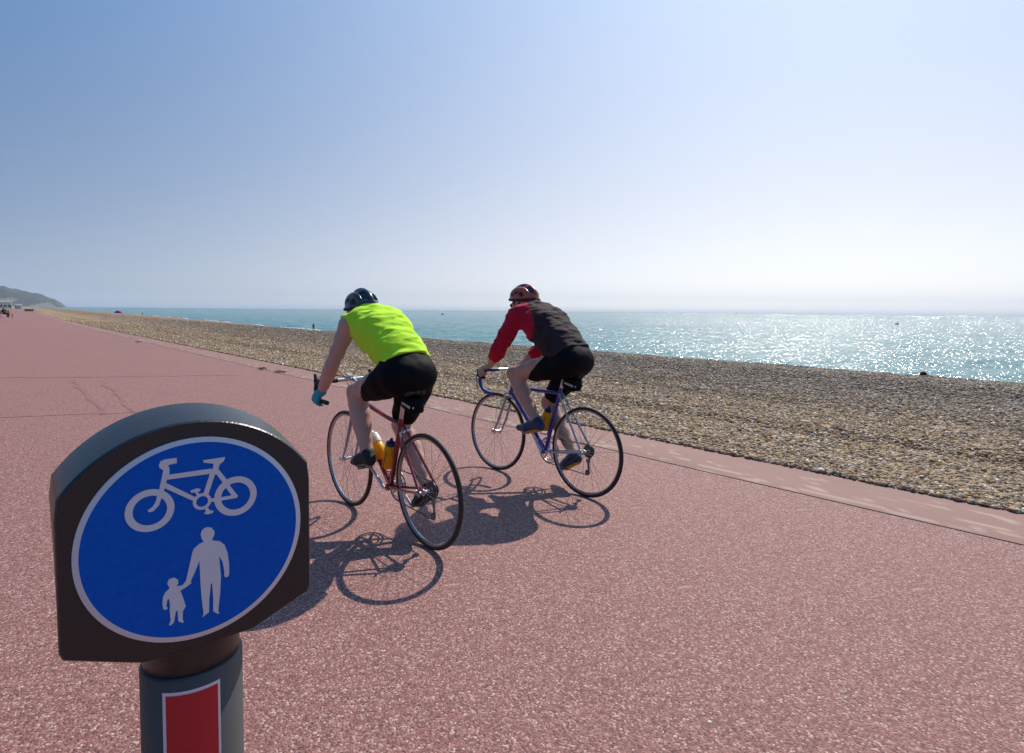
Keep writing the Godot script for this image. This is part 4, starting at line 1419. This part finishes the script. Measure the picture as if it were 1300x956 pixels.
func cyclists() -> void:
	var t1 := Transform3D(Basis(Vector3.UP, 0.7346) * Basis(Vector3.BACK, 0.022), Vector3(-0.474, 0, -3.3124))
	var t2 := Transform3D(Basis(Vector3.UP, 0.7596) * Basis(Vector3.BACK, -0.0321), Vector3(0.5527, 0, -4.2767))
	# ---- red bicycle
	var k1 := {"tyre": M.tyre_brown, "rim": M.rim_alu, "paint": M.red_paint, "seat_paint": M.red_paint, "stay_paint": M.red_paint, "fork_paint": M.silver_paint, "tape": M.black_rubber, "steer": 0.0,
		"lug": L(0.285, 0.69, 0), "head_top": L(0.80, 0.80, 0), "head_low": L(0.842, 0.685, 0), "saddle": 0.925, "bar": L(0.905, 0.905, 0), "rise": 0.06, "hood": [1.0, 0.895],
		"drop": [[0.905, 0.905, 0.11], [0.908, 0.905, 0.18], [0.945, 0.903, 0.208], [0.995, 0.885, 0.210], [1.015, 0.84, 0.211], [0.99, 0.795, 0.212], [0.93, 0.775, 0.213], [0.84, 0.772, 0.214]],
		"crank": [0.125, 0.118], "computer": true, "cages": [[L(0.40, 0.37, 0), L(0.35, 0.54, 0), L(0.29, 0.08, 0)], [L(0.54, 0.40, 0), L(0.66, 0.53, 0), L(-0.7, 0.7, 0)]]}
	bicycle("bicycle", "red racing bicycle with brown tyres ridden by the lime-vested cyclist", t1, k1)
	bottle(t1, L(0.452, 0.385, 0), L(0.402, 0.55, 0), "yellow bottle with dark cap on the seat tube of the red bicycle", M.yellow_bottle, M.yellow_bottle, M.navy)
	bottle(t1, L(0.508, 0.440, 0), L(0.622, 0.556, 0), "yellow bottle with clear pale top on the down tube of the red bicycle", M.yellow_bottle, M.clear_bottle, M.clear_bottle)
	var j1 := {"pelvis": L(0.165, 1.0, 0), "waist": L(0.31, 1.14, 0), "chest": L(0.47, 1.245, 0), "yoke": L(0.575, 1.305, 0), "nape": L(0.655, 1.36, 0), "skull": L(0.752, 1.385, 0), "nod": 0.0,
		"wp": 0.056, "ww": 0.05, "wc": 0.062, "wy": 0.085, "rp": 0.097, "rw": 0.092, "rc": 0.100, "ry": 0.078,
		"sh_l": L(0.61, 1.285, -0.165), "sh_r": L(0.61, 1.305, 0.165), "elb_l": L(0.705, 1.035, -0.235), "elb_r": L(0.72, 1.05, 0.235), "wri_l": L(0.895, 0.842, -0.225), "wri_r": L(0.895, 0.842, 0.225),
		"hip_l": L(0.20, 0.985, -0.085), "hip_r": L(0.20, 0.985, 0.085), "knee_l": L(0.655, 0.855, -0.10), "knee_r": L(0.445, 0.645, 0.10), "ank_l": L(0.505, 0.50, -0.115), "ank_r": L(0.185, 0.305, 0.115),
		"heel_l": L(0.455, 0.452, -0.118), "ball_l": L(0.585, 0.425, -0.12), "toe_l": L(0.665, 0.400, -0.122), "heel_r": L(0.125, 0.275, 0.118), "ball_r": L(0.262, 0.195, 0.12), "toe_r": L(0.335, 0.155, 0.122)}
	rider("cyclist in a bright lime sleeveless vest and black helmet, riding the red bicycle", t1, j1, {"skin": M.skin, "short_end": 0.83, "hem": 0.36, "sleeve": 0.0, "dye": func(_p: Vector3) -> Color: return Color(0.52, 0.86, 0.035), "top_label": "bright lime yellow sleeveless vest",
		"shoe": M.black_rubber, "sole": M.black_gloss, "glove": mat(Color(0.02, 0.30, 0.40), 0.7), "hair": mat(Color(0.03, 0.02, 0.015), 0.7), "helmet": Color(0.022, 0.028, 0.036), "vent": Color(0.004, 0.004, 0.004), "helmet_tilt": -0.05, "helmet_label": "glossy black vented cycling helmet",
		"grip_l": [L(0.955, 0.783, -0.2125), L(1.0, 0.16, 0.0), L(-0.5, 0.6, -0.3)], "grip_r": [L(0.955, 0.783, 0.2125), L(1.0, 0.16, 0.0), L(-0.5, 0.6, 0.3)]})
	# ---- blue bicycle
	var k2 := {"tyre": M.tyre, "rim": M.rim_alu, "paint": M.blue_paint, "seat_paint": M.blue_paint, "stay_paint": M.silver_paint, "fork_paint": M.silver_paint, "tape": M.blue_tape, "steer": 0.03,
		"lug": L(0.278, 0.755, 0), "head_top": L(0.803, 0.765, 0), "head_low": L(0.842, 0.675, 0), "saddle": 0.925, "bar": L(0.885, 0.885, 0), "rise": 0.105, "hood": [1.0, 0.83],
		"drop": [[0.885, 0.885, 0.11], [0.888, 0.885, 0.18], [0.92, 0.880, 0.205], [0.97, 0.845, 0.208], [0.995, 0.79, 0.21], [0.965, 0.73, 0.211], [0.905, 0.70, 0.212], [0.82, 0.69, 0.213]],
		"crank": [0.085, 0.145], "cages": [[L(0.40, 0.41, 0), L(0.35, 0.58, 0), L(0.29, 0.08, 0)], [L(0.53, 0.41, 0), L(0.65, 0.535, 0), L(-0.7, 0.7, 0)]]}
	bicycle("bicycle", "blue and silver racing bicycle ridden by the cyclist in red sleeves", t2, k2)
	bottle(t2, L(0.443, 0.435, 0), L(0.392, 0.61, 0), "yellow bottle with navy cap on the blue bicycle", M.yellow_bottle, M.yellow_bottle, M.navy)
	var j2 := {"pelvis": L(0.15, 1.005, 0), "waist": L(0.30, 1.15, 0), "chest": L(0.45, 1.27, 0), "yoke": L(0.555, 1.345, 0), "nape": L(0.63, 1.43, 0), "skull": L(0.715, 1.468, 0), "nod": -0.12,
		"wp": 0.066, "ww": 0.062, "wc": 0.075, "wy": 0.10, "rp": 0.107, "rw": 0.106, "rc": 0.112, "ry": 0.085,
		"sh_l": L(0.595, 1.335, -0.185), "sh_r": L(0.595, 1.36, 0.185), "elb_l": L(0.725, 1.085, -0.245), "elb_r": L(0.715, 1.075, 0.24), "wri_l": L(0.865, 0.925, -0.215), "wri_r": L(0.835, 0.945, 0.15),
		"hip_l": L(0.20, 0.98, -0.09), "hip_r": L(0.20, 0.98, 0.09), "knee_l": L(0.69, 0.868, -0.11), "knee_r": L(0.495, 0.64, 0.105), "ank_l": L(0.425, 0.53, -0.115), "ank_r": L(0.225, 0.275, 0.115),
		"heel_l": L(0.365, 0.485, -0.118), "ball_l": L(0.505, 0.452, -0.12), "toe_l": L(0.60, 0.440, -0.122), "heel_r": L(0.175, 0.235, 0.118), "ball_r": L(0.30, 0.165, 0.12), "toe_r": L(0.37, 0.125, 0.122)}
	var dye2 := func(p: Vector3) -> Color:
		# raglan cut: red sleeves and collar, charcoal body
		var nape: Vector3 = j2.nape
		var ax := absf(p.x)
		var a := -p.z
		var along: float = ax - 0.135 + (a - 0.52) * 0.55
		if p.y < 1.12 and ax < 0.19 and a < 0.6: along = -1.0
		if p.distance_to(nape) < 0.092: along = 1.0
		return Color(0.036, 0.023, 0.026).lerp(Color(0.42, 0.01, 0.035), smoothstep(-0.006, 0.006, along))
	rider("cyclist in a charcoal jersey with red sleeves and orange helmet, riding the blue bicycle", t2, j2, {"skin": M.skin2, "short_end": 0.86, "hem": 0.22, "sleeve": 0.62, "dye": dye2, "top_label": "charcoal jersey with red sleeves and collar",
		"shoe": mat(Color(0.01, 0.03, 0.09), 0.5), "sole": mat(Color(0.45, 0.26, 0.01), 0.5), "hair": mat(Color(0.05, 0.04, 0.035), 0.7), "helmet": Color(0.50, 0.075, 0.012), "vent": Color(0.006, 0.005, 0.005), "helmet_tilt": 0.12, "helmet_label": "glossy orange vented cycling helmet", "glasses": true,
		"grip_l": [L(0.955, 0.862, -0.207), L(0.8, -0.45, 0.0), L(0.3, 1.0, -0.35)], "grip_r": [L(0.888, 0.886, 0.13), L(0.0, 0.0, -1.0), L(-0.35, 1.0, 0.0)]})

# ------------------------------------------------------------------ people and things far off
func figure(label: String, at: Vector3, turn: float, top: Color, legs: Color, hair: Color, pose: String) -> Node3D:
	var o := base("person", Transform3D(Basis(Vector3.UP, turn), at))
	tag(o, label, "person")
	var sit := pose == "sit"
	var lie := pose == "recline"
	var hip := Vector3(0, 0.50, 0) if sit else Vector3(0, 0.12, 0) if lie else Vector3(0, 0.90, 0)
	var neck := hip + (Vector3(0, 0.5, 0.06) if sit else Vector3(0, 0.40, 0.34) if lie else Vector3(0, 0.55, 0))
	var head := neck + Vector3(0, 0.17, -0.01)
	var bd := Body.new()
	bd.k = 0.04
	var legb := Body.new()
	legb.k = 0.04
	for s in [-1.0, 1.0]:
		var h := hip + Vector3(s * 0.09, 0, 0)
		var kn := Vector3(s * 0.10, 0.50, -0.44) if sit else Vector3(s * 0.10, 0.10, -0.46) if lie else Vector3(s * 0.10, 0.48, -0.05 * s - (0.10 if pose == "walk" and s > 0 else 0.0))
		var an := Vector3(s * 0.10, 0.09, -0.44 - 0.05 * s) if sit else Vector3(s * 0.11, 0.07, -0.88) if lie else Vector3(s * 0.11, 0.08, (-0.16 * s if pose == "walk" else 0.0))
		var toe := an + (Vector3(0, 0.10, -0.08) if lie else Vector3(0, -0.05, -0.15))
		for w in [bd, legb]:
			var g := 0.0 if w == bd else 0.012
			w.bone(h, kn, 0.085 + g, 0.058 + g)
			w.bone(kn, an, 0.055 + g, 0.04 + g)
		bd.bone(an, toe, 0.04, 0.03)
		var sh := neck + Vector3(s * 0.17, -0.06, 0)
		var el := sh + (Vector3(s * 0.05, -0.26, 0.12) if lie else Vector3(s * 0.05, -0.27, 0.02))
		var ha := el + (Vector3(0, -0.2, -0.12) if sit or pose == "walk" else Vector3(0.02 * s, -0.18, 0.04) if lie else Vector3(0, -0.25, -0.02))
		bd.bone(sh, el, 0.05, 0.04)
		bd.bone(el, ha, 0.038, 0.03)
		bd.bone(ha, ha + (ha - el).normalized() * 0.12, 0.03, 0.02)
	for s in [-0.06, 0.06]:
		bd.bone(hip + Vector3(s, 0.02, 0), neck + Vector3(s * 1.6, -0.10, 0), 0.105, 0.09)
	bd.bone(neck, head, 0.055, 0.06)
	bd.bone(head, head + Vector3(0, 0.02, -0.01), 0.088, 0.088)
	bd.bone(head + Vector3(0, -0.04, -0.06), head + Vector3(0, -0.07, -0.07), 0.04, 0.035)
	bd.bone(head + Vector3(0, -0.01, -0.095), head + Vector3(0, -0.03, -0.105), 0.01, 0.012)
	var mb := MB.new()
	bd.into(mb, 0.022)
	part(o, "body", mb, M.skin2)
	legb.bone(hip + Vector3(-0.07, 0, 0), hip + Vector3(0.07, 0, 0), 0.12, 0.12)
	mb = MB.new()
	legb.into(mb, 0.025)
	part(o, "trousers", mb, mat(legs, 0.8))
	var tb := Body.new()
	tb.k = 0.05
	for s in [-1.0, 1.0]:
		tb.bone(hip + Vector3(s * 0.06, 0.03, 0), neck + Vector3(s * 0.10, -0.10, 0), 0.122, 0.105)
		var sh := neck + Vector3(s * 0.17, -0.06, 0)
		var el := sh + (Vector3(s * 0.05, -0.26, 0.12) if lie else Vector3(s * 0.05, -0.27, 0.02))
		tb.bone(sh, el, 0.064, 0.056)
	mb = MB.new()
	tb.into(mb, 0.025)
	part(o, "jacket", mb, mat(top, 0.8))
	var hr := Body.new()
	hr.bone(head + Vector3(0, 0.035, 0.015), head + Vector3(0, -0.02, 0.04), 0.095, 0.075)
	mb = MB.new()
	hr.into(mb, 0.02)
	part(o, "hair", mb, mat(hair, 0.7))
	return o

func small_things() -> void:
	# standing at the water's edge
	figure("lone person standing at the water's edge left of the lime cyclist", road(132.0, 56.6, beach_height(132.0, 56.6 - bend(132.0))), 0.4, Color(0.16, 0.17, 0.20), Color(0.02, 0.03, 0.035), Color(0.03, 0.03, 0.03), "stand")
	figure("tiny figure standing near the surf beside the purple tent", road(392.0, 66.5, beach_height(392.0, 66.5 - bend(392.0))), 0.2, Color(0.05, 0.07, 0.09), Color(0.03, 0.04, 0.05), Color(0.03, 0.03, 0.03), "stand")
	figure("dark-haired person lying behind the shingle bank at the water, mostly hidden but for the head", Vector3(13.3, beach_height(4.8, 22.0), -18.3), deg_to_rad(-75.0), Color(0.03, 0.015, 0.02), Color(0.02, 0.02, 0.025), Color(0.01, 0.008, 0.006), "recline")
	figure("person in black seated on the bench at the far left edge", Vector3(-59.6, 0, -68.2), deg_to_rad(-100.0), Color(0.015, 0.015, 0.018), Color(0.012, 0.012, 0.014), Color(0.02, 0.015, 0.01), "sit")
	figure("walker in dark clothes far down the path, nearer the houses", Vector3(-222.6, 0, -258.0), 0.7, Color(0.04, 0.035, 0.05), Color(0.02, 0.02, 0.03), Color(0.03, 0.02, 0.02), "walk")
	figure("walker in a dark purple top far down the path, nearer the white hut", Vector3(-220.4, 0, -258.0), 0.6, Color(0.09, 0.035, 0.09), Color(0.02, 0.02, 0.03), Color(0.03, 0.02, 0.02), "walk")
	bench()
	tent()
	low_wall()
	boats()
	seaweed()

func bench() -> void:
	var o := base("bench", Transform3D(Basis(Vector3.UP, deg_to_rad(-100.0)), Vector3(-59.6, 0, -68.2)))
	tag(o, "black slatted bench at the far left edge of the promenade", "bench")
	var m := mat(Color(0.012, 0.012, 0.013), 0.5)
	var mb: MB
	for i in 4:
		mb = MB.new(); mb.box(Vector3(0, 0.40, -0.20 + i * 0.13), Vector3(1.6, 0.03, 0.10))
		part(o, "slat", mb, m)
	for i in 3:
		mb = MB.new(); mb.box(Vector3(0, 0.52 + i * 0.13, 0.27 + i * 0.03), Vector3(1.6, 0.10, 0.03))
		part(o, "slat", mb, m)
	for s in [-1.0, 1.0]:
		for z in [-0.2, 0.24]:
			mb = MB.new(); mb.box(Vector3(s * 0.7, 0.19, z), Vector3(0.06, 0.38, 0.06))
			part(o, "leg", mb, m)
		mb = MB.new(); mb.tube([Vector3(s * 0.7, 0.38, 0.24), Vector3(s * 0.7, 0.86, 0.36)], [0.02], 8)
		part(o, "back_support", mb, m)

func tent() -> void:
	var at := Vector3(-162.0, beach_height(286.0, 42.0 - bend(286.0)), -239.0)
	var o := base("beach_tent", Transform3D(Basis(Vector3.UP, 0.5), at))
	tag(o, "small purple dome tent pitched on the far shingle by the surf", "tent")
	var mb := MB.new()
	var n := 18
	for i in n + 1:
		for j in n + 1:
			var a := PI * i / n; var b := lerpf(-1.0, 1.0, float(j) / n)
			var w := sqrt(1.0 - b * b * 0.98)
			mb.vert(Vector3(b * 1.45, sin(a) * 1.35 * w - 0.05, cos(a) * 0.95 * w), Vector3(b, sin(a), cos(a)).normalized())
	for i in n:
		for j in n: mb.quad(i * (n + 1) + j, i * (n + 1) + j + 1, (i + 1) * (n + 1) + j + 1, (i + 1) * (n + 1) + j)
	smooth(mb)
	part(o, "canopy", mb, mat(Color(0.26, 0.02, 0.30), 0.7))
	mb = MB.new()
	mb.tube(arc([Vector3(1.42, 0, 0.25), Vector3(1.05, 0.95, 0.1), Vector3(0.85, 1.18, 0), Vector3(1.05, 0.95, -0.1), Vector3(1.42, 0, -0.25)], 5), [0.03], 6)
	part(o, "door_frame", mb, mat(Color(0.03, 0.01, 0.05), 0.7))

func low_wall() -> void:
	var o := base("timber_planter", Transform3D(Basis(Vector3.UP, 0.4), Vector3(-127.5, 0.0, -153.5)))
	tag(o, "low brown timber box standing on the far path by the beach", "planter")
	var m := mat(Color(0.22, 0.17, 0.13), 0.85)
	for i in 3:
		for s in [-1.0, 1.0]:
			var mb := MB.new(); mb.box(Vector3(0, 0.10 + i * 0.19, s * 0.4), Vector3(1.9, 0.18, 0.06))
			part(o, "plank", mb, m)
			mb = MB.new(); mb.box(Vector3(s * 0.92, 0.10 + i * 0.19, 0), Vector3(0.06, 0.18, 0.74))
			part(o, "plank", mb, m)
	var mb2 := MB.new(); mb2.box(Vector3(0, 0.52, 0), Vector3(1.78, 0.06, 0.73))
	part(o, "soil", mb2, mat(Color(0.14, 0.11, 0.09), 0.95))

func boats() -> void:
	# buoy off the right-hand beach
	var o := base("buoy", Transform3D(Basis(Vector3.FORWARD, 0.15), Vector3(203.0, SEA, -306.0)))
	tag(o, "small dark yellow buoy floating in the sun glitter", "buoy")
	var mb := MB.new()
	mb.lathe([Vector2(0.0, -0.5), Vector2(1.0, -0.3), Vector2(1.25, 0.15), Vector2(1.0, 0.5), Vector2(0.45, 0.85), Vector2(0.2, 1.2), Vector2(0.0, 1.25)], Vector3.ZERO, Vector3.UP, 20)
	part(o, "float", mb, mat(Color(0.30, 0.20, 0.02), 0.5))
	mb = MB.new()
	mb.tube([Vector3(0, 1.2, 0), Vector3(0, 1.9, 0)], [0.06], 8)
	part(o, "mast", mb, mat(Color(0.02, 0.02, 0.02), 0.6))
	# motor cruiser and two sails near the horizon
	o = base("motor_boat", Transform3D(Basis(Vector3.UP, 0.9), Vector3(-84.0, SEA, -700.0)))
	tag(o, "tiny white motor boat between the two cyclists, below the horizon", "boat")
	mb = MB.new()
	hull(mb, 5.5, 1.9, 0.9)
	part(o, "hull", mb, mat(Color(0.75, 0.75, 0.74), 0.4))
	mb = MB.new()
	mb.box(Vector3(0, 1.25, 0.3), Vector3(1.4, 0.9, 2.0), Basis.IDENTITY, 0.15)
	part(o, "cabin", mb, mat(Color(0.8, 0.8, 0.8), 0.4))
	for q in [[Vector3(820.0, SEA, -2130.0), "faint white sail on the hazy horizon inside the sun glare", 9.0], [Vector3(-960.0, SEA, -1680.0), "tiny grey sail on the horizon above the left-hand beach", 8.0]]:
		o = base("sailing_boat", Transform3D(Basis(Vector3.UP, 0.6), q[0]))
		tag(o, q[1], "boat", "sails on the horizon")
		mb = MB.new()
		hull(mb, 8.0, 2.4, 1.0)
		part(o, "hull", mb, mat(Color(0.6, 0.6, 0.62), 0.4))
		mb = MB.new()
		mb.tube([Vector3(0, 0.8, 0), Vector3(0, q[2] + 1.5, 0)], [0.07], 6)
		part(o, "mast", mb, M.alu)
		mb = MB.new()
		var sb := Transform3D(Basis(Vector3.UP, PI / 2), Vector3(0, 1.6, 0.1))
		mb.plate(PackedVector2Array([Vector2(0, 0), Vector2(-3.4, 0.1), Vector2(-1.6, q[2] * 0.5), Vector2(0, q[2])]), sb, -0.02, 0.02)
		part(o, "sail", mb, mat(Color(0.75, 0.75, 0.74), 0.7))

func hull(mb: MB, length: float, beam: float, freeboard: float) -> void:
	var n := 14
	for i in n + 1:
		var t := float(i) / n
		var w := beam * 0.5 * pow(sin(PI * clampf(0.12 + t * 0.88, 0.0, 1.0)), 0.7)
		var z := lerpf(length / 2, -length / 2, t)
		var up := freeboard * (1.0 + 0.25 * t * t)
		mb.vert(Vector3(-w, up, z), Vector3(-1, 0.2, 0).normalized())
		mb.vert(Vector3(-w * 0.75, 0, z), Vector3(-1, -0.3, 0).normalized())
		mb.vert(Vector3(0, -0.4, z), Vector3(0, -1, 0))
		mb.vert(Vector3(w * 0.75, 0, z), Vector3(1, -0.3, 0).normalized())
		mb.vert(Vector3(w, up, z), Vector3(1, 0.2, 0).normalized())
		mb.vert(Vector3(-w, up, z), Vector3.UP)
		mb.vert(Vector3(w, up, z), Vector3.UP)
	for i in n:
		for k in 4: mb.quad(i * 7 + k, i * 7 + k + 1, i * 7 + k + 8, i * 7 + k + 7)
		mb.quad(i * 7 + 5, i * 7 + 6, i * 7 + 13, i * 7 + 12)

func seaweed() -> void:
	# scraps of dried weed on the path edging
	var q := 0
	for p in [[12.55, 4.62, "scrap of dried brown weed on the path edging left of the red bicycle's handlebar"], [13.5, 4.58, "thin dried brown weed beside the larger scrap on the path edging"], [26.5, 4.35, "far scrap of dried weed on the red path near the beach"]]:
		var mb := MB.new()
		for i in 12:
			var a := rng.randf() * TAU
			var c := Vector3(rng.randfn(0, 0.04), 0.012, rng.randfn(0, 0.10))
			var d := Vector3(cos(a), 0.1, sin(a)) * rng.randf_range(0.04, 0.09)
			mb.tube(arc([c - d, c + Vector3(0, 0.012, 0), c + d], 3), [0.008, 0.011, 0.006], 5)
		var o := lone("dried_seaweed", mb, mat(Color(0.11, 0.07, 0.03), 0.9), Transform3D(Basis(Vector3.UP, deg_to_rad(-ROAD)), road(p[0], p[1] + bend(p[0]), 0.015)))
		tag(o, p[2], "seaweed", "scraps of dried weed")
		q += 1
